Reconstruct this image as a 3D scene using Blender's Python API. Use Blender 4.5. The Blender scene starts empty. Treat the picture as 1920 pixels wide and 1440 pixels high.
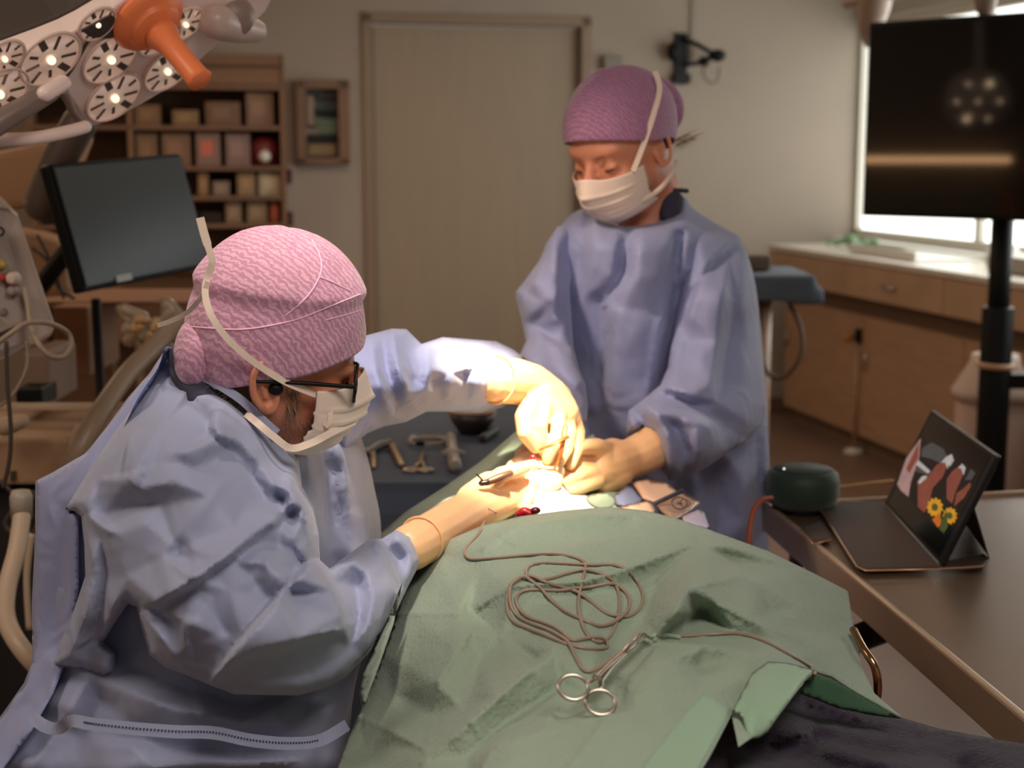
import bpy, bmesh, math, random
import numpy as np
from mathutils import Vector, Matrix
from mathutils.geometry import delaunay_2d_cdt
from mathutils.bvhtree import BVHTree
random.seed(7); RNG = np.random.RandomState(7)
sc = bpy.context.scene
COL = sc.collection
R = math.radians
# ---------------------------------------------------------------- camera
F_PX, PITCH, CAM_H = 2750.0, R(8.9), 1.55
cam_d = bpy.data.cameras.new('camera'); cam = bpy.data.objects.new('camera', cam_d); COL.objects.link(cam)
cam.location = (0, 0, CAM_H); cam.rotation_euler = (R(90) - PITCH, 0, 0)
cam_d.sensor_width = 36; cam_d.lens = F_PX / 1920 * 36; cam_d.clip_start = .05
cam_d.dof.use_dof = True; cam_d.dof.focus_distance = 1.62; cam_d.dof.aperture_fstop = 5.4
sc.camera = cam
# ---------------------------------------------------------------- world, lights, exposure
w = bpy.data.worlds.new('room_air'); sc.world = w; w.use_nodes = True
w.node_tree.nodes['Background'].inputs[0].default_value = (1.0, .86, .74, 1)
w.node_tree.nodes['Background'].inputs[1].default_value = .19
def area(name, loc, size, energy, col, rot=(0, 0, 0), sy=None):
    d = bpy.data.lights.new(name, 'AREA'); d.energy = energy; d.color = col; d.size = size
    if sy: d.shape = 'RECTANGLE'; d.size_y = sy
    o = bpy.data.objects.new(name, d); o.location = loc; o.rotation_euler = rot; COL.objects.link(o); return o
def spot(name, loc, target, energy, col, deg, blend, rad):
    d = bpy.data.lights.new(name, 'SPOT'); d.energy = energy; d.color = col
    d.spot_size = R(deg); d.spot_blend = blend; d.shadow_soft_size = rad
    o = bpy.data.objects.new(name, d); o.location = loc
    o.rotation_euler = (Vector(target) - Vector(loc)).to_track_quat('-Z', 'Y').to_euler(); COL.objects.link(o); return o
area('ceiling_light_near', (.5, .3, 2.62), .7, 21, (1, .88, .78))
area('ceiling_light_left', (-1.5, 1.3, 2.62), .7, 10, (1, .86, .74))
area('ceiling_light_far', (-.3, 5.8, 2.66), 1.2, 17, (1, .76, .56))
area('ceiling_light_far_left', (-2.4, 5.2, 2.66), .8, 14, (1, .68, .44))
area('daylight', (2.72, 6.0, 1.75), 1.2, 32, (.93, .97, 1.0), (0, R(82), R(13)), 2.4)
spot('operating_light', (-.42, 2.0, 2.05), (.12, 2.32, 1.30), 26, (1, .76, .56), 44, 1, .06)
spot('operating_light_beam', (.17, 1.38, 2.58), (.005, 2.07, 1.08), 640, (1, .86, .62), 13, 1, .05)
spot('operating_light_overhead', (-.22, 1.42, 2.6), (-.12, 1.80, 1.1), 78, (1, .85, .72), 32, 1, .08)
sc.view_settings.view_transform = 'Standard'; sc.view_settings.look = 'None'
sc.view_settings.gamma = 1; sc.view_settings.use_curve_mapping = False
sc.view_settings.exposure = 0.35
# ---------------------------------------------------------------- projection helpers (real depths, metres)
FW = np.array([0, math.cos(PITCH), -math.sin(PITCH)]); UP = np.array([0, math.sin(PITCH), math.cos(PITCH)])
C0 = np.array([0, 0, CAM_H])
def rays(px, py):
    px = np.asarray(px, float); py = np.asarray(py, float)
    return ((px - 960) / F_PX)[..., None] * np.array([1., 0, 0]) + FW - ((py - 720) / F_PX)[..., None] * UP
def W(px, py, Y):
    r = rays(px, py); return C0 + r * (np.asarray(Y, float) / r[..., 1])[..., None]
def Wz(px, py, z):
    r = rays(px, py); return C0 + r * ((np.asarray(z, float) - CAM_H) / r[..., 2])[..., None]
def onplane(px, py, P0, n):
    r = rays(px, py); n = np.asarray(n, float)
    return C0 + r * ((np.asarray(P0) - C0) @ n / (r @ n))[..., None]
def WP(pts):
    return [W(p[0], p[1], p[2]) for p in pts]
# ---------------------------------------------------------------- materials
def lin(c):
    return tuple((v / 12.92 if v <= .04045 else ((v + .055) / 1.055) ** 2.4) for v in [x / 255 for x in c])
MATS = {}
def mat(name, rgb, rough=.6, metal=0, var=0., vscale=8, bump=0., bscale=60, bdist=.002, detail=3, sheen=0, emit=None,
        estr=1, alpha=1, trans=0, rgb2=None, stretch=None, spec=.5, coat=0, distort=0, sss=0):
    if name in MATS: return MATS[name]
    m = bpy.data.materials.new(name); m.use_nodes = True; nt = m.node_tree; b = nt.nodes['Principled BSDF']
    c = lin(rgb); b.inputs['Base Color'].default_value = (*c, 1); b.inputs['Roughness'].default_value = rough
    b.inputs['Metallic'].default_value = metal; b.inputs['Alpha'].default_value = alpha
    b.inputs['Transmission Weight'].default_value = trans; b.inputs['Specular IOR Level'].default_value = spec
    b.inputs['Coat Weight'].default_value = coat
    if sheen: b.inputs['Sheen Weight'].default_value = sheen
    if sss:
        b.inputs['Subsurface Weight'].default_value = sss; b.inputs['Subsurface Radius'].default_value = (.012, .005, .003)
        b.inputs['Subsurface Scale'].default_value = 1
    if emit: b.inputs['Emission Color'].default_value = (*lin(emit), 1); b.inputs['Emission Strength'].default_value = estr
    tc = nt.nodes.new('ShaderNodeTexCoord'); mp = nt.nodes.new('ShaderNodeMapping'); nt.links.new(tc.outputs['Object'], mp.inputs[0])
    if stretch: mp.inputs['Scale'].default_value = stretch
    n = nt.nodes.new('ShaderNodeTexNoise'); n.inputs['Scale'].default_value = vscale; n.inputs['Detail'].default_value = 4
    nt.links.new(mp.outputs[0], n.inputs['Vector'])
    r = nt.nodes.new('ShaderNodeValToRGB')
    c2 = lin(rgb2) if rgb2 else tuple(v * (1 - var) for v in c)
    r.color_ramp.elements[0].color = (*c2, 1); r.color_ramp.elements[1].color = (*(c if rgb2 else tuple(min(1, v * (1 + var * .5)) for v in c)), 1)
    r.color_ramp.elements[0].position = .32; r.color_ramp.elements[1].position = .68
    nt.links.new(n.outputs[0], r.inputs[0]); nt.links.new(r.outputs[0], b.inputs['Base Color'])
    if bump:
        n2 = nt.nodes.new('ShaderNodeTexNoise'); n2.inputs['Scale'].default_value = bscale; n2.inputs['Detail'].default_value = detail
        n2.inputs['Distortion'].default_value = distort
        nt.links.new(mp.outputs[0], n2.inputs['Vector']); bp = nt.nodes.new('ShaderNodeBump')
        bp.inputs['Strength'].default_value = bump; bp.inputs['Distance'].default_value = bdist
        nt.links.new(n2.outputs[0], bp.inputs['Height']); nt.links.new(bp.outputs[0], b.inputs['Normal'])
    MATS[name] = m; return m
def gown_mat(name, rgb, rgb2):
    m = mat(name, rgb, .62, var=.1, vscale=3, rgb2=rgb2, sheen=.25, spec=.35); nt = m.node_tree
    tc = nt.nodes.new('ShaderNodeTexCoord'); b = nt.nodes['Principled BSDF']
    v = nt.nodes.new('ShaderNodeTexNoise'); v.inputs['Scale'].default_value = 14; v.inputs['Detail'].default_value = 5; v.inputs['Distortion'].default_value = 1.2
    try: v.noise_type = 'RIDGED_MULTIFRACTAL'
    except Exception: pass
    f = nt.nodes.new('ShaderNodeTexNoise'); f.inputs['Scale'].default_value = 900
    b1 = nt.nodes.new('ShaderNodeBump'); b1.inputs['Strength'].default_value = .5; b1.inputs['Distance'].default_value = .008
    b2 = nt.nodes.new('ShaderNodeBump'); b2.inputs['Strength'].default_value = .25; b2.inputs['Distance'].default_value = .0006
    for x in (v, f): nt.links.new(tc.outputs['Object'], x.inputs['Vector'])
    nt.links.new(v.outputs[0], b1.inputs['Height']); nt.links.new(f.outputs[0], b2.inputs['Height'])
    nt.links.new(b1.outputs[0], b2.inputs['Normal']); nt.links.new(b2.outputs[0], b.inputs['Normal'])
    return m
def cap_mat(name, rgb, rgb2, scale):
    """embossed crepe: short wavy ribs printed as relief and tint"""
    m = bpy.data.materials.new(name); m.use_nodes = True; nt = m.node_tree; b = nt.nodes['Principled BSDF']
    b.inputs['Roughness'].default_value = .7; b.inputs['Sheen Weight'].default_value = .3
    tc = nt.nodes.new('ShaderNodeTexCoord')
    wv = nt.nodes.new('ShaderNodeTexWave'); wv.bands_direction = 'DIAGONAL'; wv.inputs['Scale'].default_value = scale
    wv.inputs['Distortion'].default_value = 5; wv.inputs['Detail'].default_value = 1.5; wv.inputs['Detail Scale'].default_value = 2.6
    n = nt.nodes.new('ShaderNodeTexNoise'); n.inputs['Scale'].default_value = 220
    mx = nt.nodes.new('ShaderNodeMath'); mx.operation = 'MULTIPLY'
    r = nt.nodes.new('ShaderNodeValToRGB'); r.color_ramp.elements[0].color = (*lin(rgb2), 1); r.color_ramp.elements[1].color = (*lin(rgb), 1)
    r.color_ramp.elements[0].position = .1; r.color_ramp.elements[1].position = .45
    bp = nt.nodes.new('ShaderNodeBump'); bp.inputs['Strength'].default_value = .5; bp.inputs['Distance'].default_value = .001
    for x in (wv, n): nt.links.new(tc.outputs['Object'], x.inputs['Vector'])
    nt.links.new(wv.outputs['Fac'], mx.inputs[0]); nt.links.new(n.outputs[0], mx.inputs[1])
    nt.links.new(mx.outputs[0], r.inputs[0]); nt.links.new(r.outputs[0], b.inputs['Base Color'])
    nt.links.new(mx.outputs[0], bp.inputs['Height']); nt.links.new(bp.outputs[0], b.inputs['Normal'])
    return m
# ---------------------------------------------------------------- mesh kit
def nrm(v):
    v = np.asarray(v, float); return v / (np.linalg.norm(v) + 1e-12)
def frame(d, up=(0, 0, 1)):
    d = nrm(d); up = np.asarray(up, float)
    if abs(d @ nrm(up)) > .98: up = np.array([1., 0, 0])
    s = nrm(np.cross(d, up)); return d, s, nrm(np.cross(s, d))
def spline(pts, n=6, closed=False):
    """Catmull-Rom through points (any width of row)"""
    P = np.asarray(pts, float); m = len(P); out = []
    rng = m if closed else m - 1
    for i in range(rng):
        p0 = P[(i - 1) % m] if (closed or i > 0) else P[0]; p1 = P[i]; p2 = P[(i + 1) % m]
        p3 = P[(i + 2) % m] if (closed or i + 2 < m) else P[-1]
        for k in range(n):
            t = k / n
            out.append(.5 * (2 * p1 + (p2 - p0) * t + (2 * p0 - 5 * p1 + 4 * p2 - p3) * t * t + (3 * p1 - p0 - 3 * p2 + p3) * t ** 3))
    if not closed: out.append(P[-1])
    return np.array(out)
class MB:
    def __init__(s): s.v = []; s.f = []
    def add(s, v, f):
        b = len(s.v); s.v += [tuple(map(float, x)) for x in v]; s.f += [tuple(b + i for i in q) for q in f]; return s
    def box(s, c, size, ax=None):
        ax = np.eye(3) if ax is None else np.asarray(ax, float); c = np.asarray(c, float); h = np.asarray(size, float) / 2
        v = [c + ax[0] * x * h[0] + ax[1] * y * h[1] + ax[2] * z * h[2] for x in (-1, 1) for y in (-1, 1) for z in (-1, 1)]
        return s.add(v, [(0, 1, 3, 2), (4, 6, 7, 5), (0, 4, 5, 1), (2, 3, 7, 6), (0, 2, 6, 4), (1, 5, 7, 3)])
    def tube(s, pts, rad, n=10, flat=1., up=(0, 0, 1), cap=True):
        pts = [np.asarray(p, float) for p in pts]; k = len(pts)
        rad = [rad] * k if np.isscalar(rad) else list(rad); v = []; prev = None
        for i in range(k):
            d = pts[min(i + 1, k - 1)] - pts[max(i - 1, 0)]
            if prev is None: d, a, b = frame(d, up)
            else:
                d = nrm(d); b = nrm(prev - d * (prev @ d)); a = nrm(np.cross(d, b))
            prev = b
            for j in range(n):
                t = 2 * math.pi * j / n
                v.append(pts[i] + a * math.cos(t) * rad[i] + b * math.sin(t) * rad[i] * flat)
        f = [(i * n + j, i * n + (j + 1) % n, (i + 1) * n + (j + 1) % n, (i + 1) * n + j) for i in range(k - 1) for j in range(n)]
        if cap: f += [tuple(range(n))[::-1], tuple((k - 1) * n + j for j in range(n))]
        return s.add(v, f)
    def rtube(s, pts, rad, n=12, flat=1., up=(0, 0, 1)):
        """tube with round ends"""
        pts = [np.asarray(p, float) for p in pts]; rad = [rad] * len(pts) if np.isscalar(rad) else list(rad)
        d0 = nrm(pts[0] - pts[1]); d1 = nrm(pts[-1] - pts[-2]); P = []; Q = []
        for t in (80, 55, 28): P.append(pts[0] + d0 * rad[0] * math.sin(R(t))); Q.append(rad[0] * math.cos(R(t)))
        P += pts; Q += rad
        for t in (28, 55, 80): P.append(pts[-1] + d1 * rad[-1] * math.sin(R(t))); Q.append(rad[-1] * math.cos(R(t)))
        return s.tube(P, Q, n, flat, up)
    def ring(s, c, r, rt, nrm_, n=28, m=8, sx=1., up=(0, 0, 1)):
        d, a, b = frame(nrm_, up); v = []
        for i in range(n):
            t = 2 * math.pi * i / n; e = a * math.cos(t) * sx + b * math.sin(t); p = np.asarray(c) + e * r; e = nrm(e)
            for j in range(m):
                q = 2 * math.pi * j / m; v.append(p + e * math.cos(q) * rt + d * math.sin(q) * rt)
        return s.add(v, [(i * m + j, i * m + (j + 1) % m, ((i + 1) % n) * m + (j + 1) % m, ((i + 1) % n) * m + j) for i in range(n) for j in range(m)])
    def lathe(s, prof, o, axis=(0, 0, 1), n=32, up=(0, 1, 0)):
        d, a, b = frame(axis, up); o = np.asarray(o, float); v = []
        for r, h in prof:
            for j in range(n):
                t = 2 * math.pi * j / n; v.append(o + d * h + (a * math.cos(t) + b * math.sin(t)) * max(r, 1e-5))
        k = len(prof)
        f = [(i * n + j, i * n + (j + 1) % n, (i + 1) * n + (j + 1) % n, (i + 1) * n + j) for i in range(k - 1) for j in range(n)]
        f += [tuple(range(n))[::-1], tuple((k - 1) * n + j for j in range(n))]
        return s.add(v, f)
    def ell(s, c, r, ax=None, n=20, m=12):
        ax = np.eye(3) if ax is None else np.asarray(ax, float); c = np.asarray(c, float); r = np.asarray(r, float) * np.ones(3); v = []
        for i in range(m + 1):
            t = math.pi * i / m; t = min(max(t, .02), math.pi - .02)
            for j in range(n):
                p = 2 * math.pi * j / n
                q = np.array([math.sin(t) * math.cos(p), math.sin(t) * math.sin(p), math.cos(t)]) * r; v.append(c + q @ ax)
        f = [(i * n + j, (i + 1) * n + j, (i + 1) * n + (j + 1) % n, i * n + (j + 1) % n) for i in range(m) for j in range(n)]
        f += [tuple(range(n)), tuple(m * n + j for j in range(n))[::-1]]
        return s.add(v, f)
    def prism(s, poly, ext):
        P = [np.asarray(p, float) for p in poly]; e = np.asarray(ext, float); n = len(P)
        return s.add(P + [p + e for p in P], [tuple(range(n)), tuple(range(2 * n - 1, n - 1, -1))] + [(i, i + n, (i + 1) % n + n, (i + 1) % n) for i in range(n)])
    def ribbon(s, pts, wd, th=.0008, view=True):
        pts = [np.asarray(p, float) for p in pts]; k = len(pts); wd = [wd] * k if np.isscalar(wd) else wd; v = []
        for i in range(k):
            d = nrm(pts[min(i + 1, k - 1)] - pts[max(i - 1, 0)]); vw = nrm(pts[i] - C0); a = nrm(np.cross(d, vw)); b = nrm(np.cross(a, d))
            for x, y in ((-1, -1), (1, -1), (1, 1), (-1, 1)): v.append(pts[i] + a * x * wd[i] / 2 + b * y * th)
        f = [(i * 4 + j, i * 4 + (j + 1) % 4, (i + 1) * 4 + (j + 1) % 4, (i + 1) * 4 + j) for i in range(k - 1) for j in range(4)]
        f += [(3, 2, 1, 0), tuple((k - 1) * 4 + j for j in range(4))]
        return s.add(v, f)
def tag(o, label=None, cat=None, group=None, kind=None):
    if label: o['label'] = label
    if cat: o['category'] = cat
    if group: o['group'] = group
    if kind: o['kind'] = kind
    return o
def obj(name, mb, m, parent=None, label=None, cat=None, group=None, kind=None, smooth=False, bevel=0, sub=0, origin=None, fix=True):
    V = np.array(mb.v)
    if parent is not None: org = np.array(parent.matrix_world.translation) if parent.get('_o') is None else np.array(parent['_o'])
    elif origin is not None: org = np.array(origin, float)
    else: org = np.array([(V[:, 0].min() + V[:, 0].max()) / 2, (V[:, 1].min() + V[:, 1].max()) / 2, V[:, 2].min()])
    used = np.zeros(len(V), bool)
    for q in mb.f: used[list(q)] = True
    if not used.all():
        ix = np.cumsum(used) - 1; V = V[used]; mb.f = [tuple(int(ix[i]) for i in q) for q in mb.f]; mb.v = [tuple(x) for x in V]
    me = bpy.data.meshes.new(name); me.from_pydata([tuple(x) for x in V - org], [], mb.f); me.update()
    if fix:
        bm = bmesh.new(); bm.from_mesh(me); bmesh.ops.recalc_face_normals(bm, faces=bm.faces); bm.to_mesh(me); bm.free()
    if smooth: me.polygons.foreach_set('use_smooth', [True] * len(me.polygons))
    ms = m if isinstance(m, (list, tuple)) else [m]
    for q in ms: me.materials.append(q)
    o = bpy.data.objects.new(name, me); COL.objects.link(o)
    if parent is not None: o.parent = parent
    else: o.location = org
    o['_o'] = [float(x) for x in org]
    if bevel:
        b = o.modifiers.new('bevel', 'BEVEL'); b.width = bevel; b.segments = 2; b.limit_method = 'ANGLE'; b.angle_limit = R(40)
    if sub:
        b = o.modifiers.new('sub', 'SUBSURF'); b.levels = sub; b.render_levels = sub
    tag(o, label, cat, group, kind); return o
def thing(name, loc, label, cat, group=None):
    o = bpy.data.objects.new(name, None); o.location = tuple(float(x) for x in loc); COL.objects.link(o); o.empty_display_size = .05
    o['_o'] = [float(x) for x in loc]; return tag(o, label, cat, group)
def part(name, loc, parent, label=None):
    o = bpy.data.objects.new(name, None); COL.objects.link(o); o.empty_display_size = .03; o.parent = parent
    o.location = [float(a - b) for a, b in zip(loc, parent['_o'])]; o['_o'] = [float(x) for x in loc]; return tag(o, label)
def fuse(mb, voxel, smooth_it=6, fac=.5):
    """one continuous skin round overlapping shapes -> MB"""
    me = bpy.data.meshes.new('t'); me.from_pydata(mb.v, [], mb.f)
    bm = bmesh.new(); bm.from_mesh(me); bmesh.ops.recalc_face_normals(bm, faces=bm.faces); bm.to_mesh(me); bm.free()
    o = bpy.data.objects.new('t', me); COL.objects.link(o)
    r = o.modifiers.new('r', 'REMESH'); r.mode = 'VOXEL'; r.voxel_size = voxel
    s = o.modifiers.new('s', 'SMOOTH'); s.iterations = smooth_it; s.factor = fac
    dg = bpy.context.evaluated_depsgraph_get(); e = o.evaluated_get(dg).to_mesh()
    out = MB(); V = np.empty(len(e.vertices) * 3); e.vertices.foreach_get('co', V); out.v = [tuple(x) for x in V.reshape(-1, 3)]
    out.f = [tuple(p.vertices) for p in e.polygons]
    o.evaluated_get(dg).to_mesh_clear(); bpy.data.objects.remove(o); bpy.data.meshes.remove(me); return out
# ---------------------------------------------------------------- cloth kit
def inpoly(P, poly):
    x, y = P[:, 0], P[:, 1]; r = np.zeros(len(P), bool); n = len(poly)
    for i in range(n):
        x0, y0 = poly[i]; x1, y1 = poly[(i + 1) % n]
        if y0 == y1: continue
        c = ((y0 > y) != (y1 > y)) & (x < (x1 - x0) * (y - y0) / (y1 - y0) + x0); r ^= c
    return r
def dist_poly(P, poly):
    d = np.full(len(P), 1e9); n = len(poly)
    for i in range(n):
        a = poly[i]; b = poly[(i + 1) % n]; ab = b - a; L = ab @ ab + 1e-9
        t = np.clip(((P - a) @ ab) / L, 0, 1); d = np.minimum(d, np.hypot(*(P - a - t[:, None] * ab).T))
    return d
def densify(P, step, closed=True):
    P = np.asarray(P, float); out = []; n = len(P)
    for i in range(n if closed else n - 1):
        a, b = P[i], P[(i + 1) % n]; k = max(1, int(round(np.hypot(*(b - a)[:2]) / step)))
        for j in range(k): out.append(a + (b - a) * j / k)
    if not closed: out.append(P[-1])
    return np.array(out)
def tps(ctrl, Q, lam=1e-3):
    """smooth surface through control values"""
    C = np.asarray(ctrl, float); s = 500.; X = C[:, :2] / s; Y = Q / s
    def U(d2): return np.where(d2 > 1e-12, .5 * d2 * np.log(d2 + 1e-12), 0)
    n = len(X); K = U(((X[:, None] - X[None]) ** 2).sum(-1)) + lam * np.eye(n); P = np.hstack([np.ones((n, 1)), X])
    A = np.block([[K, P], [P.T, np.zeros((3, 3))]]); sol = np.linalg.solve(A, np.concatenate([C[:, 2], np.zeros(3)]))
    return U(((Y[:, None] - X[None]) ** 2).sum(-1)) @ sol[:n] + sol[n] + Y @ sol[n + 1:]
def facets(polys, Q, border=None):
    """piecewise planar fold relief: polylines of (x, y, d) are the creases"""
    P = []; E = []; D = []
    for pl in polys:
        b = len(P); P += [Vector((float(p[0]), float(p[1]))) for p in pl]; D += [p[2] for p in pl]; E += [(b + i, b + i + 1) for i in range(len(pl) - 1)]
    if border is not None: P += [Vector((float(p[0]), float(p[1]))) for p in border]; D += [0.] * len(border)
    for x, y in ((-900, -900), (2900, -900), (2900, 2600), (-900, 2600)): P.append(Vector((x, y))); D.append(0.)
    ov, oe, of, iv, ie, if_ = delaunay_2d_cdt(P, E, [], 0, 1e-4)
    V = np.array([[v.x, v.y] for v in ov]); d = np.zeros(len(ov))
    known = np.zeros(len(ov), bool)
    for i, src in enumerate(iv):
        if src: d[i] = D[src[0]]; known[i] = True
    for i in np.where(~known)[0]:
        q = V[i]; k = np.argsort(((V[known] - q) ** 2).sum(1))[:2]; d[i] = d[np.where(known)[0][k]].mean()
    out = np.zeros(len(Q))
    for t in of:
        a, b, c = V[t[0]], V[t[1]], V[t[2]]; lo = np.minimum(np.minimum(a, b), c) - .01; hi = np.maximum(np.maximum(a, b), c) + .01
        idx = np.where((Q[:, 0] >= lo[0]) & (Q[:, 0] <= hi[0]) & (Q[:, 1] >= lo[1]) & (Q[:, 1] <= hi[1]))[0]
        if not len(idx): continue
        det = (b[1] - c[1]) * (a[0] - c[0]) + (c[0] - b[0]) * (a[1] - c[1])
        if abs(det) < 1e-9: continue
        q = Q[idx]; l0 = ((b[1] - c[1]) * (q[:, 0] - c[0]) + (c[0] - b[0]) * (q[:, 1] - c[1])) / det
        l1 = ((c[1] - a[1]) * (q[:, 0] - c[0]) + (a[0] - c[0]) * (q[:, 1] - c[1])) / det; l2 = 1 - l0 - l1
        ok = (l0 > -1e-4) & (l1 > -1e-4) & (l2 > -1e-4)
        out[idx[ok]] = l0[ok] * d[t[0]] + l1[ok] * d[t[1]] + l2[ok] * d[t[2]]
    return out
def flatmesh(outline, step, extra=()):
    O = densify(outline, step * .9); lo = O.min(0); hi = O.max(0)
    gx, gy = np.meshgrid(np.arange(lo[0], hi[0], step), np.arange(lo[1], hi[1], step * .87)); gx[1::2] += step / 2
    G = np.stack([gx.ravel(), gy.ravel()], 1); G = G + RNG.uniform(-.18, .18, G.shape) * step
    G = G[inpoly(G, O)]; G = G[dist_poly(G, O) > step * .55]
    X = [densify(np.array(e, float)[:, :2], step * .9, False) for e in extra]
    if X:
        X = np.vstack(X); X = X[inpoly(X, O)]; X = X[dist_poly(X, O) > step * .4]
        if len(X):
            keep = np.ones(len(G), bool)
            for x in X: keep &= ((G - x) ** 2).sum(1) > (step * .45) ** 2
            G = np.vstack([G[keep], X])
    allp = [Vector((float(a), float(b))) for a, b in np.vstack([O, G])]
    ov, oe, of, *_ = delaunay_2d_cdt(allp, [], [list(range(len(O)))], 1, 1e-4)
    return np.array([[v.x, v.y] for v in ov]), [tuple(f) for f in of], O
def relax(f, vals, it, fac=.5, fixed=None):
    n = len(vals); a = np.array([(t[i], t[(i + 1) % 3]) for t in f for i in range(3)])
    cnt = np.zeros(n); np.add.at(cnt, a[:, 0], 1); np.add.at(cnt, a[:, 1], 1); cnt[cnt == 0] = 1; v = vals.copy()
    for _ in range(it):
        s = np.zeros(n); np.add.at(s, a[:, 0], v[a[:, 1]]); np.add.at(s, a[:, 1], v[a[:, 0]]); nv = v + fac * (s / cnt - v)
        if fixed is not None: nv[fixed] = v[fixed]
        v = nv
    return v
def crumple(Q, amp, scale, seed):
    """small random facets"""
    r = np.random.RandomState(seed); lo = Q.min(0) - scale; hi = Q.max(0) + scale; n = int((hi - lo).prod() / scale ** 2)
    P = r.uniform(lo, hi, (n, 2)); return facets([[(*p, v)] for p, v in zip(P, r.normal(0, amp, n))], Q)
def puff(outline, depth, folds, step=7, Rr=40, T=.05, thick=.2, crump=(.004, 60), seed=1, sm=1, round_outline=True, back=True, fs=1.):
    """closed cloth body: front surface at real depths, rounded rim, real thickness"""
    if round_outline: outline = spline(outline, 3, True)
    V, Fc, O = flatmesh(outline, step, folds); dd = dist_poly(V, O); edge = dd < .5
    Yf = tps(depth, V); q = np.clip(dd / Rr, 0, 1); bulge = 1 - np.sqrt(1 - (1 - q) ** 2)
    fo = facets(folds, V, densify(outline, 80)) if folds else np.zeros(len(V))
    if crump: fo = fo + crumple(V, crump[0], crump[1], seed) * np.clip(dd / 25, 0, 1)
    fo = relax(Fc, fo * fs, sm)
    mb = MB(); mb.add(W(V[:, 0], V[:, 1], Yf + T * bulge - fo), Fc)
    if back:
        Vb, Fb, Ob = V, Fc, O
        n = len(V); idx = np.arange(n) + n
        th = np.sqrt(np.clip(1 - (1 - np.clip(dd / (Rr * 1.6), 0, 1)) ** 2, 0, 1)) * thick
        mb.add(W(V[:, 0], V[:, 1], Yf + T + th), [t[::-1] for t in Fc])
        # weld rims
        m2 = {}
        for i in np.where(edge)[0]: m2[i + n] = i
        mb.f = [tuple(m2.get(i, i) for i in t) for t in mb.f]
    return mb
# ================================================================ SETTING
YAW = R(13); RV = np.array([math.cos(YAW), math.sin(YAW), 0]); RN = np.array([math.sin(YAW), -math.cos(YAW), 0]); RZ = np.array([0, 0, 1.])
CRN = np.array([2.02, 8.84, 0.]); RAX = np.array([RV, RN, RZ])
def rc(u, n, z): return CRN + RV * u + RN * n + RZ * z           # room: u along back wall (corner 0), n toward camera, z up
def bw(px, py, n=0.):                                            # pixel -> (u, z) on the plane n metres before the back wall
    p = onplane(px, py, CRN + RN * n, RN) - CRN; return p @ RV, p[2]
def rw(px, py, u=0.):                                            # pixel -> (n, z) on the plane parallel to the right wall
    p = onplane(px, py, CRN + RV * u, RV) - CRN; return p @ RN, p[2]
def rbox(mb, u0, u1, n0, n1, z0, z1):
    return mb.box(rc((u0 + u1) / 2, (n0 + n1) / 2, (z0 + z1) / 2), (abs(u1 - u0), abs(n1 - n0), abs(z1 - z0)), RAX)
m_wall = mat('painted_wall', (162, 148, 134), .85, var=.05, vscale=2, bump=.1, bscale=300)
m_wallw = mat('white_wall', (188, 180, 168), .8, var=.04, vscale=2)
m_door = mat('door_laminate', (152, 134, 112), .5, var=.05, vscale=4, stretch=(6, 6, .6))
m_frame = mat('door_frame_paint', (138, 116, 94), .5, var=.05)
m_floor = mat('vinyl_floor', (128, 102, 86), .45, var=.12, vscale=3)
m_ceil = mat('ceiling_paint', (190, 182, 170), .9)
m_trim = mat('white_trim', (205, 198, 186), .5)
UL, NF = -5.6, 10.4
def struct(name, mb, m, **k):
    return obj(name, mb, m, kind='structure', **k)
struct('floor', rbox(MB(), UL - .2, .2, -.2, NF, -.1, 0), m_floor)
struct('ceiling', rbox(MB(), UL - .2, .2, -.2, NF, 2.75, 2.85), m_ceil)
# door opening in the back wall
du0, dz1 = bw(697, 40); du1, _ = bw(1090, 52); dz1 = bw(890, 46)[1]
wb = MB(); rbox(wb, UL - .2, du0 - .05, -.2, 0, 0, 2.75); rbox(wb, du1 + .05, .2, -.2, 0, 0, 2.75); rbox(wb, du0 - .05, du1 + .05, -.2, 0, dz1 + .05, 2.75)
wall_b = struct('wall_back', wb, m_wall)
d = struct('door_1', rbox(MB(), du0 + .012, du1 - .012, -.09, -.045, .01, dz1 - .012), m_door, bevel=.003)
fr = MB(); rbox(fr, du0 - .055, du0, -.12, .015, 0, dz1 + .05); rbox(fr, du1, du1 + .055, -.12, .015, 0, dz1 + .05); rbox(fr, du0 - .055, du1 + .055, -.12, .015, dz1, dz1 + .055)
obj('door_frame', fr, m_frame, d, bevel=.003)
mat('steel', (190, 185, 178), .3, 1)
wl = rbox(MB(), UL - .2, UL, -.2, NF, 0, 2.75); struct('wall_left', wl, m_wall)
# right wall with the long window
wz0 = rw(1700, 455)[1]; wz0 = 1.05; wz1 = 2.32; wn0, wn1 = rw(1592, 300)[0], 5.6
wr = MB(); rbox(wr, 0, .2, -.2, wn0, 0, 2.75); rbox(wr, 0, .2, wn0, wn1, 0, wz0); rbox(wr, 0, .2, wn0, wn1, wz1, 2.75); rbox(wr, 0, .2, wn1, NF, 0, 2.75)
struct('wall_right', wr, m_wallw)
wd = MB()
for a, b in ((wn0, wn0 + .06), (wn1 - .06, wn1)): rbox(wd, .03, .12, a, b, wz0, wz1)
rbox(wd, .03, .12, wn0, wn1, wz0, wz0 + .06); rbox(wd, .03, .12, wn0, wn1, wz1 - .06, wz1)
for k in range(1, 4):
    q = wn0 + (wn1 - wn0) * k / 4; rbox(wd, .04, .11, q - .025, q + .025, wz0, wz1)
win = struct('window_1', wd, m_trim)
m_day = mat('overcast_daylight_glass', (235, 240, 238), .3, emit=(236, 242, 238), estr=1.9)
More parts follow.
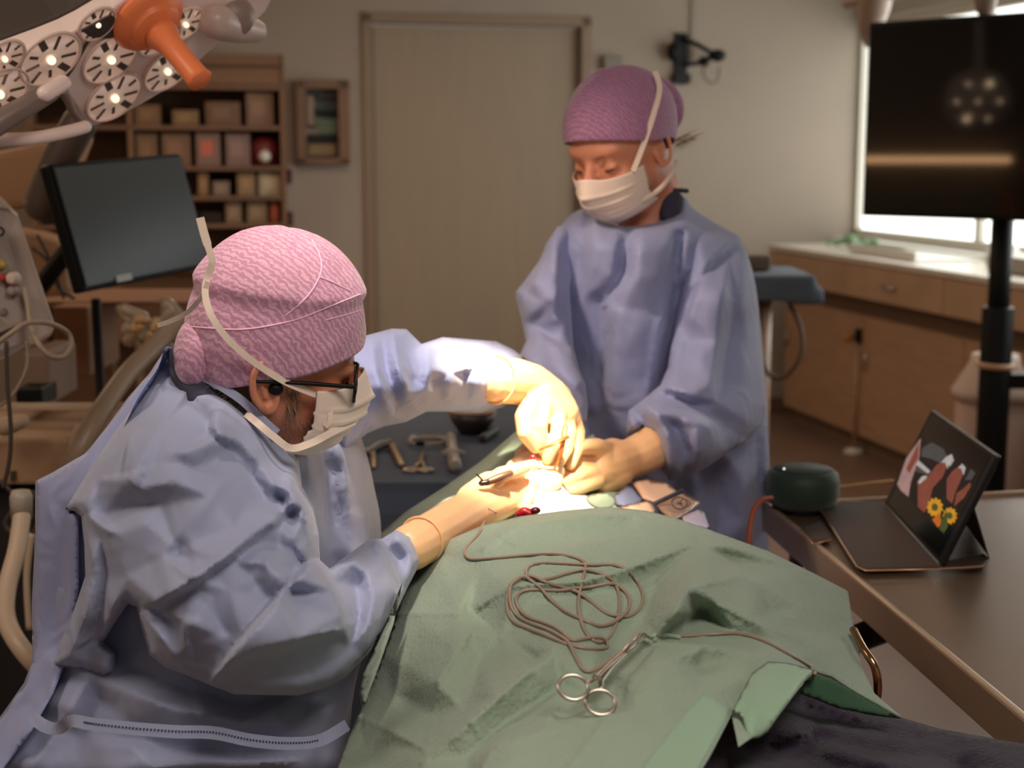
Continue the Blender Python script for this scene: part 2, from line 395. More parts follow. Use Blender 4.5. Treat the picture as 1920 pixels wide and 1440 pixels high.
for k in range(4):
    q0 = wn0 + (wn1 - wn0) * k / 4; q1 = wn0 + (wn1 - wn0) * (k + 1) / 4
    obj('pane', rbox(MB(), .07, .08, q0 + .03, q1 - .03, wz0 + .06, wz1 - .06), m_day, win)
obj('window_sill', rbox(MB(), -.10, .02, wn0 - .05, wn1, wz0 - .012, wz0 + .012), mat('sill_stone', (225, 222, 212), .4), win, bevel=.005)
tb = rbox(MB(), UL, du0 - .06, 0, .015, 0, .1); rbox(tb, du1 + .06, 0, 0, .015, 0, .1); struct('baseboard_back', tb, mat('dark_base', (110, 84, 66), .6))
struct('baseboard_right', rbox(MB(), -.015, 0, .6, NF, 0, .1), mat('dark_base', (0, 0, 0)))
struct('baseboard_left', rbox(MB(), UL, UL + .015, 0, NF, 0, .1), mat('dark_base', (0, 0, 0)))
cu, cz = bw(1299, 50); cd = MB(); rbox(cd, cu - .015, cu + .015, 0, .015, bw(1299, 120)[1], 2.75); struct('trim_1', cd, mat('conduit', (150, 138, 122), .6))
# ---------------------------------------------------------------- counter run by the window
m_wood = mat('beech_laminate', (176, 140, 110), .5, var=.12, vscale=5, stretch=(1, 1, 8))
m_woodl = mat('beech_front', (178, 144, 114), .5, var=.1, vscale=4)
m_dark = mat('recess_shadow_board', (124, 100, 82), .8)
m_top = mat('worktop', (206, 196, 180), .35, var=.04)
CD = .62; ctz = 1.04; cn0, cn1 = .25, 6.2
cab = thing('counter_cabinet', rc(-CD / 2, 3, 0), 'long beech cabinet under the window with pale worktop and drawer fronts', 'cabinet')
obj('worktop', rbox(MB(), -CD, -.11, cn0, cn1, ctz - .03, ctz), m_top, cab, bevel=.004)
for k in range(6):
    a = cn0 + (cn1 - cn0) * k / 6; b = cn0 + (cn1 - cn0) * (k + 1) / 6
    dr = obj('drawer', rbox(MB(), -CD + .005, -CD + .03, a + .004, b - .004, ctz - .20, ctz - .035), m_woodl, cab, bevel=.003)
    hh = MB(); c = rc(-CD - .02, (a + b) / 2, ctz - .12); hh.tube([c - RN * .06 + RV * .02, c - RN * .06, c + RN * .06, c + RN * .06 + RV * .02], .006)
    obj('handle', hh, MATS['steel'], dr, smooth=True)
    lo = obj('cabinet_door', rbox(MB(), -CD + .12, -CD + .14, a + .004, b - .004, .1, ctz - .31), m_wood, cab, bevel=.003)
    hh = MB(); c = rc(-CD + .105, a + .06, .5); hh.tube([c - RZ * .05, c + RZ * .05], .006); obj('handle', hh, MATS['steel'], lo, smooth=True)
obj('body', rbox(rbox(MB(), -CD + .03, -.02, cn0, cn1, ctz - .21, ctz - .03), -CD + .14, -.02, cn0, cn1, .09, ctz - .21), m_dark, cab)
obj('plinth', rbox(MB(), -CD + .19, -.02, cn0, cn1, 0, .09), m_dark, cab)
# little post with a foot and tap-like valve before the cabinet
pp = Wz(1601, 850, 0); ppz = W(1601, 640, pp[1])[2]
st = thing('floor_stand', pp, 'thin pale stand with black clip on top before the beech cabinet', 'stand')
obj('pole', MB().tube([pp + RZ * .02, pp + RZ * ppz], .012), m_wood, st, smooth=True)
obj('foot', MB().lathe([(.0, 0), (.055, 0), (.05, .02), (.02, .03), (0, .03)], pp), m_trim, st, smooth=True)
obj('clip', MB().box(pp + RZ * (ppz + .03), (.03, .05, .07)), mat('black_plastic', (8, 8, 8), .5, spec=.25), st, bevel=.004)
obj('knob', MB().ell(pp + RZ * (ppz + .02) - np.array([.05, 0, 0]), .028), mat('amber_knob', (170, 110, 50), .5), st, smooth=True)
# items on the worktop
def oncounter(px, py): n, z = rw(px, py, -.3); return n
white = mat('white_plastic', (225, 222, 214), .45)
green = mat('green_leaf_pack', (120, 150, 110), .6, var=.3, vscale=30)
gl = thing('packet', rc(-.35, oncounter(1560, 440), ctz), 'crumpled pale green packet on the far end of the worktop', 'packet')
g = MB(); c = rc(-.35, .75, ctz + .03)
for k in range(7): g.rtube([c + RNG.uniform(-.13, .13, 3) * (1, 1, .1), c + RNG.uniform(-.13, .13, 3) * (1, 1, .25) + RZ * .02], .016, 8)
gl.location = rc(-.35, .75, ctz); gl['_o'] = list(rc(-.35, .75, ctz)); obj('wrapper', fuse(g, .008, 4), green, gl, smooth=True)
obj('white_tray', rbox(rbox(MB(), -.5, -.15, 1.05, 1.75, ctz + .001, ctz + .012), -.5, -.49, 1.05, 1.75, ctz + .01, ctz + .05), white, None, 'shallow white tray lying on the worktop beside the green packet', 'tray', bevel=.004)
b = MB()
nb = rw(1640, 430, -.25)[0]
for k in range(2): b.lathe([(0, 0), (.04, 0), (.042, .06), (.025, .08), (.026, .1), (0, .1)], rc(-.2, 1.95 + k * .12, ctz), n=20)
x = MB(); x.lathe([(0, 0), (.04, 0), (.042, .06), (.025, .08), (.026, .1), (0, .1)], rc(-.2, 1.95, ctz), n=20)
pot = obj('lidded_pot', x, white, None, 'small white lidded pot on the worktop, the one nearer the back wall', 'pot', 'pots on the worktop', smooth=True)
p2 = pot.copy(); COL.objects.link(p2); p2.location = tuple(rc(-.2, 2.1, ctz)); p2['label'] = 'small white lidded pot on the worktop, the one nearer the screen stand'
p2['_o'] = list(p2.location)
obj('instrument_basket', rbox(MB(), -.45, -.16, 2.3, 2.9, ctz + .001, ctz + .075), mat('mesh_metal', (170, 160, 146), .4, .6, bump=1, bscale=120, bdist=.004), None, 'long grey wire basket on the worktop behind the screen stand', 'basket', bevel=.01)
wbx = thing('sterile_box', rc(-.36, 3.55, ctz), 'white glossy box standing on the worktop under the big screen', 'box')
obj('box_body', rbox(MB(), -.58, -.16, 3.2, 3.85, ctz + .001, ctz + .13), mat('gloss_white', (232, 232, 228), .2), wbx, bevel=.012)
obj('lid', rbox(MB(), -.585, -.155, 3.19, 3.86, ctz + .131, ctz + .15), white, wbx, bevel=.006)
obj('window_cover', rbox(MB(), -.099, -.07, 4.2, 5.4, wz0, wz0 + .2), white, None, 'white board leaning on the window sill', 'board', bevel=.004)
# ---------------------------------------------------------------- blue stool/trolley behind the nurse
bs = Wz(1468, 560, 0); bp = W(1462, 520, 5.2); bz = bp[2]
stl = thing('draped_trolley', (bp[0], bp[1], 0), 'small trolley under a blue cloth beside the nurse, cable loop hanging below', 'trolley')
m_bluecl = mat('dull_blue_cloth', (96, 108, 122), .85, var=.15, vscale=6, bump=.3, bscale=20, bdist=.01)
g = MB(); g.box((bp[0] - .08, bp[1], bz - .02), (.34, .42, .09)); g.box((bp[0] + .06, bp[1] - .05, bz - .05), (.12, .3, .06))
obj('cloth', fuse(g, .012, 10), m_bluecl, stl, smooth=True)
obj('pole', MB().tube([(bp[0] - .06, bp[1], .06), (bp[0] - .06, bp[1], bz - .05)], .035), m_wood, stl, smooth=True)
obj('base', MB().lathe([(0, 0), (.22, 0), (.2, .04), (.05, .07), (0, .07)], (bp[0] - .06, bp[1], 0.)), MATS['black_plastic'], stl, smooth=True)
lp = spline([(1430, 560, 5.1), (1424, 640, 5.05), (1440, 700, 5.0), (1475, 705, 5.0), (1503, 660, 5.0), (1500, 610, 5.05), (1480, 570, 5.1)], 6)
obj('cable_loop', MB().tube(WP(lp), .008, 8), mat('brown_cable', (92, 70, 54), .6), stl, smooth=True)
tp = W(1420, 470, 5.3); obj('folded_towel', fuse(MB().box((bp[0] - .12, bp[1] + .02, bz + .055), (.16, .2, .06)), .012, 6), mat('grey_towel', (120, 104, 92), .9), None, 'small folded brown towel lying on the blue trolley cloth', 'towel', smooth=True)
# ---------------------------------------------------------------- black bracket on the back wall
BP = MATS['black_plastic']
bt = thing('wall_bracket', rc(*[bw(1275, 110)[0], .06, bw(1275, 110)[1]]), 'black metal wall bracket with joints and a dangling cable on the pale wall', 'bracket')
def bwb(mb, x0, y0, x1, y1, n0, n1):
    u0, z0 = bw(x0, y1, n1); u1, z1 = bw(x1, y0, n1); return rbox(mb, u0, u1, n0, n1, z0, z1)
obj('plate', bwb(bwb(MB(), 1266, 62, 1290, 158, .0, .03), 1264, 138, 1296, 156, .0, .05), BP, bt, bevel=.005)
obj('joint', MB().ell(rc(*[bw(1262, 98, .06)[0], .06, bw(1262, 98)[1]]), (.035, .05, .055)), BP, bt, smooth=True)
def bp_(px, py, n): u, z = bw(px, py, n); return rc(u, n, z)
obj('arm', MB().rtube([bp_(1280, 72, .04), bp_(1310, 85, .12), bp_(1335, 100, .16)], .014, 8).rtube([bp_(1285, 122, .05), bp_(1310, 118, .1), bp_(1335, 105, .16)], .012, 8), BP, bt, smooth=True)
obj('head', MB().ell(bp_(1345, 104, .18), (.05, .05, .035)).ell(bp_(1320, 115, .14), (.035, .04, .03)), BP, bt, smooth=True)
obj('cable', MB().tube([bp_(*p, .15) for p in spline([(1325, 118), (1318, 138), (1330, 155), (1345, 150), (1348, 125)], 5)], .004, 6), BP, bt, smooth=True)
u, z = bw(1150, 118, .03)
tb = obj('wall_box', rbox(MB(), u - .06, u + .05, 0, .05, z - .05, z + .04), mat('grey_box', (120, 112, 100), .5), None, 'small grey box on the wall just above the purple cap', 'box', bevel=.006)
u, z = bw(652, 500, .02)
obj('wall_tag', rbox(MB(), u - .03, u + .03, 0, .012, z - .03, z + .03), mat('yellow_tag', (190, 150, 20), .6), None, 'small yellow sticker on the wall left of the door', 'sticker', bevel=.002)
# ---------------------------------------------------------------- picture/cabinet on the wall
pf = thing('wall_organiser', rc(bw(605, 230)[0], .05, bw(605, 308)[1]), 'brown framed wall organiser holding dark green folders left of the door', 'organiser')
fm = MB(); bwb(fm, 557, 150, 572, 308, 0, .08); bwb(fm, 636, 150, 655, 308, 0, .08); bwb(fm, 557, 150, 655, 166, 0, .08); bwb(fm, 557, 296, 655, 308, 0, .08)
obj('frame', fm, mat('brown_wood', (124, 92, 70), .6, var=.1), pf, bevel=.004)
obj('backing', bwb(MB(), 560, 155, 650, 306, 0, .01), mat('teal_back', (78, 88, 84), .7), pf)
for (x0, y0, x1, y1, c) in ((576, 180, 588, 235, (150, 128, 110)), (592, 176, 632, 184, (60, 46, 36)), (592, 206, 634, 214, (10, 10, 10)), (590, 222, 634, 252, (96, 106, 84)), (574, 256, 634, 266, (12, 12, 12)), (578, 270, 630, 292, (140, 112, 78)), (574, 240, 600, 252, (130, 116, 100))):
    obj('folder', bwb(MB(), x0, y0, x1, y1, .012, .05), mat('folder_%d_%d' % (x0, y0), c, .7, var=.15, vscale=20), pf, bevel=.003)
# ---------------------------------------------------------------- shelving with boxes
SN = .42
sh = thing('storage_shelves', rc(bw(390, 300, SN)[0], SN / 2, 0), 'tall dark brown open shelving unit filled with supply boxes', 'shelving')
m_sh = mat('dark_shelf_wood', (124, 92, 70), .7, var=.15, vscale=3)
ul, ur = bw(60, 300, SN)[0], bw(532, 300, SN)[0]; ztop = bw(400, 100, SN)[1]
obj('back_panel', rbox(MB(), ul, ur, 0, .015, 0, ztop), m_sh, sh)
for px in (60, 246, 532):
    u = bw(px, 300, SN)[0]; obj('upright', rbox(MB(), u - .012, u + .012, .015, SN, 0, ztop), mat('shelf_edge', (134, 100, 74), .6) if px == 246 else m_sh, sh)
lev = [120, 160, 236, 312, 368, 420, 480, 560]
for py in lev:
    z = bw(400, py, SN)[1]; obj('shelf', rbox(MB(), ul, ur, .015, SN, z - .02, z), m_sh, sh)
obj('header', rbox(MB(), ul, ur, SN - .02, SN, bw(400, 158, SN)[1], ztop), m_sh, sh)
BX = [  # px0, py0, px1, colour, label ; bottom = shelf line index
 (250, 196, 300, (150, 116, 84), 2, 'tan carton, leftmost on the upper shelf behind the lamp'), (322, 206, 372, (162, 128, 92), 2, 'low tan carton on the upper shelf beside the tallest white pack'),
 (384, 190, 450, (140, 108, 84), 2, 'wide brown carton in the middle of the upper shelf'), (460, 164, 512, (158, 126, 104), 2, 'tall pale pack at the right end of the upper shelf'),
 (252, 250, 294, (146, 112, 84), 3, 'brown carton just above the left edge of the monitor'), (302, 250, 356, (152, 116, 90), 3, 'brown carton above the right half of the monitor'),
 (366, 248, 412, (164, 130, 116), 3, 'pale pink pack with a red mark on the second shelf'), (422, 250, 468, (160, 130, 122), 3, 'pale lilac pack between the pink pack and the red bottle'),
 (370, 322, 390, (170, 132, 92), 4, 'small tan box beside the monitor corner on the third shelf'), (398, 340, 430, (160, 138, 118), 4, 'low grey box on the third shelf'),
 (444, 322, 478, (172, 142, 104), 4, 'cream box left of the brightest white box'), (484, 316, 526, (205, 190, 160), 4, 'bright white box at the end of the third shelf'),
 (422, 370, 452, (164, 134, 108), 5, 'narrow beige box on the fourth shelf'), (462, 368, 500, (160, 134, 104), 5, 'wide beige box left of the orange box'), (506, 358, 522, (190, 96, 60), 5, 'upright orange box at the end of the fourth shelf'),
 (374, 398, 416, (40, 16, 12), 5, 'flat dark red box beside the strap tip on the fourth shelf')]
for i, (x0, y0, x1, c, li, lb) in enumerate(BX):
    n1 = SN - .05; u0, z1 = bw(x0, y0, n1); u1, _ = bw(x1, y0, n1); z0 = bw(400, lev[li], SN)[1]; zb = z0 + .001
    c = tuple(int(v * .84) for v in c)
    if z1 - zb < .05: z1 = zb + .06
    z1 = min(z1, bw(400, lev[li - 1], SN)[1] - .03)
    nm = 'supply_box'; t = obj(nm, rbox(MB(), u0, u1, .08, n1, zb, z1), mat('box%d' % i, c, .75, var=.1, vscale=12), None, lb, 'box', 'boxes on the storage shelves', bevel=.006)
    obj('label_patch', rbox(MB(), u0 + (u1 - u0) * .2, u0 + (u1 - u0) * .7, n1, n1 + .002, zb + (z1 - zb) * .3, zb + (z1 - zb) * .75), mat('boxl%d' % i, tuple(min(255, int(v * 1.15)) for v in c) if i != 6 else (200, 110, 90), .7), t)
u, z = bw(495, 300, .3); rb = thing('spray_bottle', rc(u, .3, bw(400, 312, SN)[1]), 'dark red bottle with a round white cap on the second shelf', 'bottle'); zb = bw(400, 312, SN)[1]
obj('bottle', MB().lathe([(0, 0), (.07, 0), (.072, .1), (.05, .14), (0, .15)], rc(u, .3, zb + .001)), mat('dark_red', (110, 30, 34), .5), rb, smooth=True)
obj('cap', MB().ell(rc(u, .37, zb + .05), .032), white, rb, smooth=True)
for k, (px, py) in enumerate(((542, 322), (544, 402))):
    u, z = bw(px, py, .1); obj('wall_hook', MB().rtube([rc(u, 0, z), rc(u, .1, z), rc(u, .1, z - .05)], .016, 8), mat('dark_red2', (70, 20, 22), .6), None, ['dark red hook on the wall beside the bright white box', 'dark red hook on the wall beside the orange box'][k], 'hook', 'wall hooks by the shelves', smooth=True)
# ---------------------------------------------------------------- big screen on its stand
m_scr = mat('screen_glass', (3, 3, 3), .05, spec=.5)
TX = nrm([.725, -.69, 0]); TN = nrm([-.69, -.725, 0]); tvl = W(1622, 224, 5.15)
tvc = tvl + TX * .585; zt = (W(1622, 42, 5.15)[2] + W(1622, 405, 5.15)[2]) / 2; tvh = W(1622, 42, 5.15)[2] - W(1622, 405, 5.15)[2]; tvc[2] = zt
AX = np.array([TX, TN, RZ])
tv = thing('wall_screen', (tvc[0], tvc[1], zt - tvh / 2), 'large black flat screen on a pole reflecting the lamps', 'television')
obj('casing', MB().box(tvc - TN * .02, (1.17, .035, tvh), AX), BP, tv, bevel=.006)
obj('screen', MB().box(tvc, (1.15, .006, tvh - .03), AX), m_scr, tv)
# what the dark screen mirrors: a strip light on the left wall and a second operating lamp beside the picture
def mirror(px, py):
    p = onplane(px, py, tvc, TN); d = nrm(p - C0); return p, d - TN * 2 * (d @ TN)
mp0, md0 = mirror(1660, 297); mp1, md1 = mirror(1890, 302); PW = rc(UL, 0, 0)
q0 = mp0 + md0 * (((PW - mp0) @ RV) / (md0 @ RV)); q1 = mp1 + md1 * (((PW - mp1) @ RV) / (md1 @ RV)); zq = (q0[2] + q1[2]) / 2
q0[2] = q1[2] = zq; q0 += RV * .05; q1 += RV * .05; e_ = nrm(q1 - q0)
wsl = thing('wall_strip_light', (q0 + q1) / 2, 'long thin warm strip light fixed to the left wall, mirrored in the big screen', 'strip light')
obj('tube', MB().rtube([q0 - e_ * .15, q1], .017, 12), mat('warm_tube', (255, 220, 180), .4, emit=(255, 196, 140), estr=9), wsl, smooth=True)
obj('housing', MB().prism([q0 - e_ * .17 + RZ * .03 - RV * .05, q1 + e_ * .02 + RZ * .03 - RV * .05, q1 + e_ * .02 - RZ * .03 - RV * .05, q0 - e_ * .17 - RZ * .03 - RV * .05], RV * .03), m_trim, wsl)
pl = onplane(1880, 420, tvc - TN * .09, TN); ps = thing('screen_stand', (pl[0], pl[1], 0), 'black telescopic pole stand carrying the large screen', 'stand')
pz1 = zt - tvh / 2 + .1
obj('pole', MB().tube([(pl[0], pl[1], .8), (pl[0], pl[1], pz1)], .036, 20), BP, ps, smooth=True)
obj('sleeve', MB().lathe([(0, 0), (.052, 0), (.052, W(1877, 575, 4.9)[2] - .04), (0, W(1877, 575, 4.9)[2] - .04)], (pl[0], pl[1], .04), n=24), BP, ps, smooth=True, bevel=.003)
cz_ = W(1876, 684, 4.9)[2]
obj('cable_tie', MB().ring((pl[0], pl[1], cz_), .056, .01, (.05, 0, 1)), mat('tan_strap', (196, 150, 118), .6), ps, smooth=True)
obj('mount_arm', MB().box((pl[0] + .12, pl[1] - .02, cz_ - .05), (.3, .04, .05)), BP, ps, bevel=.004)
obj('bracket', MB().box(tvc - TN * .07 - RZ * .1, (.3, .05, .3), AX), BP, ps, bevel=.004)
bs_ = MB()
for k in range(4):
    a = k * math.pi / 2 + .5; bs_.box((pl[0] + math.cos(a) * .2, pl[1] + math.sin(a) * .2, .04), (.4, .05, .04), [(math.cos(a), math.sin(a), 0), (-math.sin(a), math.cos(a), 0), (0, 0, 1)])
obj('base', bs_, BP, ps, bevel=.005)
# white canister behind the stand
cb = W(1880, 1000, 5.2); cn = thing('canister', (cb[0] + .03, 5.35, 0), 'tall white plastic canister with sloping shoulders behind the black pole', 'canister')
ct = W(1880, 668, 5.3)[2]
m_can = mat('canister_plastic', (200, 172, 156), .5)
obj('body', MB().lathe([(0, 0), (.13, 0), (.135, .02), (.135, ct - .16), (0, ct - .16)], (1.78, 5.35, 0), n=28), m_can, cn, smooth=True, bevel=.004)
obj('lid', MB().lathe([(.15, 0), (.15, .03), (.09, .13), (.085, .16), (0, .16)], (1.78, 5.35, ct - .16), n=28), mat('canister_lid', (214, 190, 174), .45), cn, smooth=True)
# plastic shade hanging at the window head
cs = thing('ceiling_arm', W(1625, 40, 6.2), 'blurred beige ceiling arm elbow above the left corner of the big screen', 'arm')
mbk = mat('beige_shell', (150, 128, 112), .5)
obj('elbow', MB().rtube(WP([(1650, -60, 6.0), (1640, 10, 6.1), (1632, 50, 6.2), (1628, 80, 6.25)]), [.07, .065, .05, .02], 14), mbk, cs, smooth=True)
obj('rail', MB().rtube(WP([(1590, 5, 6.2), (1640, -8, 6.1), (1780, -30, 5.7)]), .025, 10), mbk, cs, smooth=True)
obj('joint', MB().rtube(WP([(1850, -50, 5.0), (1848, 12, 5.0)]), [.06, .035], 12), mbk, cs, smooth=True)
# ================================================================ LEFT EQUIPMENT
m_gp = mat('grey_plastic', (168, 148, 136), .45); m_bg = mat('beige_metal', (170, 134, 102), .5, var=.05); m_cr = mat('cream_plastic', (188, 162, 136), .5)
# monitor
def quadpose(tl, tr, br, bl):
    P = [W(*q) for q in (tl, tr, br, bl)]; c = sum(P) / 4; x = nrm((P[1] + P[2]) / 2 - (P[0] + P[3]) / 2); z = nrm((P[0] + P[1]) / 2 - (P[3] + P[2]) / 2)
    z = nrm(z - x * (z @ x)); y = np.cross(z, x); w_ = (np.linalg.norm(P[1] - P[0]) + np.linalg.norm(P[2] - P[3])) / 2; h_ = (np.linalg.norm(P[0] - P[3]) + np.linalg.norm(P[1] - P[2])) / 2
    return c, np.array([x, y, z]), w_, h_
c, ax, w_, h_ = quadpose((112, 302, 2.95), (358, 292, 3.33), (382, 494, 3.27), (144, 553, 2.88))
mo = thing('patient_monitor', c - ax[2] * h_ / 2, 'dark flat monitor tilted on an arm behind the surgeon', 'monitor')
obj('casing', MB().box(c + ax[1] * .02, (w_, .03, h_), ax), BP, mo, bevel=.006)
obj('screen', MB().box(c + ax[1] * .003, (w_ - .016, .006, h_ - .02), ax), mat('monitor_glass', (58, 64, 66), .22, spec=.6), mo)
obj('status_light', MB().box(c - ax[2] * (h_ / 2 - .012) - ax[0] * w_ * .22 - ax[1] * .003, (.045, .004, .014), ax), mat('white_sticker', (190, 196, 196), .4), mo)
obj('mount', MB().box(c + ax[1] * .06, (.1, .06, .1), ax).rtube([c + ax[1] * .08, c + ax[1] * .16, c + ax[1] * .3 - RZ * .1], .02), BP, mo, smooth=False)
# black pole under the monitor
q0, q1 = W(180, 560, 3.55), W(186, 900, 3.55)
vp = thing('equipment_pole', (q0[0], 3.55, 0), 'thin black upright pole below the dark monitor', 'pole')
obj('upright', MB().tube([(q0[0], 3.55, 0.02), tuple(q0)], .012), BP, vp, smooth=True)
obj('foot', MB().lathe([(0, 0), (.1, 0), (.09, .03), (0, .04)], (q0[0], 3.55, 0)), BP, vp, smooth=True)
# grey device at the far left
DA = quadpose((-60, 385, 2.35), (38, 392, 2.5), (108, 640, 2.45), (-30, 690, 2.3))
c, ax, w_, h_ = DA
dv = thing('anaesthesia_monitor', c - ax[2] * h_ / 2, 'grey cased monitor with plugged cables at the left edge', 'monitor')
sh_ = MB(); P = WP([(-90, 372, 2.35), (18, 390, 2.4), (34, 402, 2.42), (105, 612, 2.36), (98, 632, 2.35), (-40, 700, 2.25), (-110, 700, 2.25)])
obj('casing', MB().prism(P, (-.10, .22, .02)), m_gp, dv, bevel=.008)
P2 = WP([(-90, 392, 2.345), (0, 400, 2.37), (62, 600, 2.335), (-40, 640, 2.26), (-110, 640, 2.26)])
obj('front_panel', MB().prism([p - np.array([0, .012, 0]) for p in P2], (0, .011, 0)), mat('grey_panel', (140, 124, 114), .5), dv, bevel=.003)
for (x, y, r_, cc, nm) in ((28, 522, .011, (205, 180, 165), 'connector'), (10, 520, .007, (170, 50, 40), 'connector'), (28, 545, .009, (150, 132, 120), 'socket'), (2, 496, .008, (190, 160, 30), 'connector'), (12, 585, .008, (120, 104, 96), 'socket'), (8, 610, .01, (70, 50, 44), 'connector')):
    p = W(x, y, 2.33); obj(nm, MB().lathe([(0, 0), (r_, 0), (r_ * .95, .02), (r_ * .6, .028), (0, .028)], p, nrm([.1, -1, .05]), 16), mat('conn_%d_%d' % (x, y), cc, .5), dv, smooth=True, bevel=.001)
obj('dial_mark', MB().ring(W(0, 434, 2.325), .006, .002, (0, -1, 0), 20, 6), mat('navy', (20, 24, 44), .5), dv, smooth=True)
def cable(name, pts, r_, m_, lb, cat='cable', parent=None, n=7, **k):
    return obj(name, MB().tube(WP(spline(pts, n)), r_, 8), m_, parent, lb, cat if parent is None else None, smooth=True, **k)
m_cab = mat('grey_beige_cable', (160, 138, 116), .5); m_cab2 = mat('dark_cable', (70, 58, 50), .55)
cable('looped_cable', [(-20, 655, 2.2), (20, 625, 2.2), (50, 606, 2.22), (90, 606, 2.25), (125, 622, 2.3), (134, 645, 2.3), (120, 668, 2.28), (95, 668, 2.25), (72, 645, 2.25), (58, 612, 2.28), (52, 570, 2.3), (46, 540, 2.31)], .0042, m_cab, 'beige cable making a round loop before the grey device')
cable('hanging_cable', [(12, 640, 2.2), (14, 720, 2.2), (20, 800, 2.2), (18, 860, 2.2), (6, 915, 2.2)], .0035, m_cab2, 'dark thin cable hanging down at the left edge')
cable('sagging_cable', [(-20, 770, 2.3), (20, 745, 2.3), (50, 690, 2.3), (50, 640, 2.31)], .003, m_cab, 'thin beige cable sagging below the grey device')
# ventilator tower: shelves, boxes
tw = thing('anaesthesia_cart', W(60, 900, 3.0) * np.array([1, 1, 0]), 'beige anaesthesia cart with rails and a worktop behind the surgeon', 'cart')
def wb_(mb, x0, y0, x1, y1, Y, dep):
    a = W(x0, y0, Y); b_ = W(x1, y1, Y); c = np.array([(a[0] + b_[0]) / 2, Y + dep / 2, (a[2] + b_[2]) / 2]); return mb.box(c, (abs(b_[0] - a[0]), dep, abs(a[2] - b_[2])))
obj('worktop', wb_(MB(), -120, 822, 235, 910, 2.75, .42), m_bg, tw, bevel=.008)
obj('vent_slots', wb_(wb_(wb_(wb_(MB(), 18, 884, 30, 886, 2.745, .006), 18, 889, 30, 891, 2.745, .006), 18, 894, 30, 896, 2.745, .006), 18, 899, 30, 901, 2.745, .006), m_cab2, tw)
obj('rail', wb_(MB(), -120, 757, 330, 770, 2.9, .02), m_cr, tw, bevel=.003)
obj('lower_cabinet', wb_(MB(), -120, 914, 120, 1900, 2.8, .4), mat('dark_cabinet', (30, 26, 24), .7), tw, bevel=.006)
obj('back_board', wb_(MB(), -120, 770, 330, 826, 3.1, .03), mat('brown_board', (88, 60, 42), .7), tw)
obj('side_post', wb_(MB(), 300, 560, 322, 830, 3.3, .05), m_cr, tw, bevel=.004)
obj('upper_block', wb_(MB(), 40, 660, 95, 762, 3.0, .2), mat('taupe_block', (134, 108, 90), .6), tw, bevel=.01)
obj('module', wb_(MB(), 28, 728, 80, 762, 2.93, .1), BP, tw, bevel=.004)
obj('clamp', MB().rtube(WP([(10, 800, 2.7), (40, 790, 2.7)]), [.018, .014], 12), m_cr, tw, smooth=True)
k_ = thing('supply_crate', W(130, 640, 3.9) , 'brown wooden box behind the grey device, below the monitor', 'box')
obj('front', wb_(MB(), 98, 575, 170, 705, 3.9, .3), mat('brown_crate', (136, 94, 64), .7, var=.1), k_, bevel=.006)
obj('shelf_board', wb_(MB(), 60, 566, 420, 572, 4.0, .4), mat('brown_crate', (0, 0, 0)), k_)
# bags and breathing parts
tr = thing('breathing_set', W(300, 640, 3.0), 'cluster of clear and beige breathing connectors behind the surgeon', 'breathing connectors')
g = MB()
for k in range(16): p = W(230 + RNG.rand() * 110, 590 + RNG.rand() * 70, 2.9 + RNG.rand() * .15); g.rtube([p, p + RNG.uniform(-.04, .04, 3)], RNG.uniform(.008, .018), 8)
obj('connectors', g, mat('cloudy_plastic', (186, 164, 138), .3, trans=.2), tr, smooth=True)
g = MB()
for k in range(6): p = W(240 + RNG.rand() * 80, 600 + RNG.rand() * 50, 2.86); g.rtube([p, p + RNG.uniform(-.02, .02, 3)], .008, 8)
obj('valves', g, mat('tan_valve', (200, 158, 110), .4), tr, smooth=True)
def hose(name, pts, r_, m_, lb, n=10, amp=.12, k=9):
    P = spline(pts, k); pp = WP(P); rr = [r_ * (1 + amp * (i % 2)) for i in range(len(pp))]
    return obj(name, MB().tube(pp, rr, 14), m_, None, lb, 'hose', smooth=True)
m_hose = mat('beige_hose', (172, 148, 124), .4, trans=.1); m_hosew = mat('white_hose', (202, 176, 150), .4)
hose('breathing_hose', [(345, 595, 2.75), (300, 640, 2.7), (240, 700, 2.6), (190, 770, 2.5), (150, 840, 2.45), (120, 900, 2.45)], .0165, m_hose, 'thick beige corrugated hose running diagonally behind the surgeon', k=22)
hose('thin_breathing_hose', [(150, 800, 2.6), (135, 860, 2.55), (120, 920, 2.5)], .010, m_hosew, 'short pale hose crossing beside the cart worktop', k=20)
h2 = thing('suction_hose', W(40, 920, 2.3), 'smooth white hose hanging down the left edge and curving under the gown', 'hose')
obj('tube', MB().tube(WP(spline([(42, 960, 2.3), (32, 1030, 2.25), (14, 1100, 2.2), (12, 1160, 2.15), (40, 1215, 2.1), (90, 1265, 2.1), (160, 1300, 2.2)], 8)), .0145, 14), m_hosew, h2, smooth=True)
obj('cuff', MB().lathe([(0, 0), (.017, 0), (.018, .035), (.0145, .045), (0, .045)], W(40, 960, 2.3) - np.array([0, 0, .01]), (.03, 0, 1), 20), mat('grey_cuff', (176, 164, 150), .4), h2, smooth=True)
cable('coiled_cord', [(0, 900, 2.5), (30, 940, 2.5), (10, 985, 2.5), (50, 1010, 2.5), (80, 960, 2.5), (60, 920, 2.5)], .004, m_cab2, 'dark coiled cord under the cart worktop')
cable('drain_tube', [(60, 1000, 2.5), (50, 1080, 2.5), (55, 1180, 2.5)], .006, m_hosew, 'thin pale tube hanging beside the white hose')
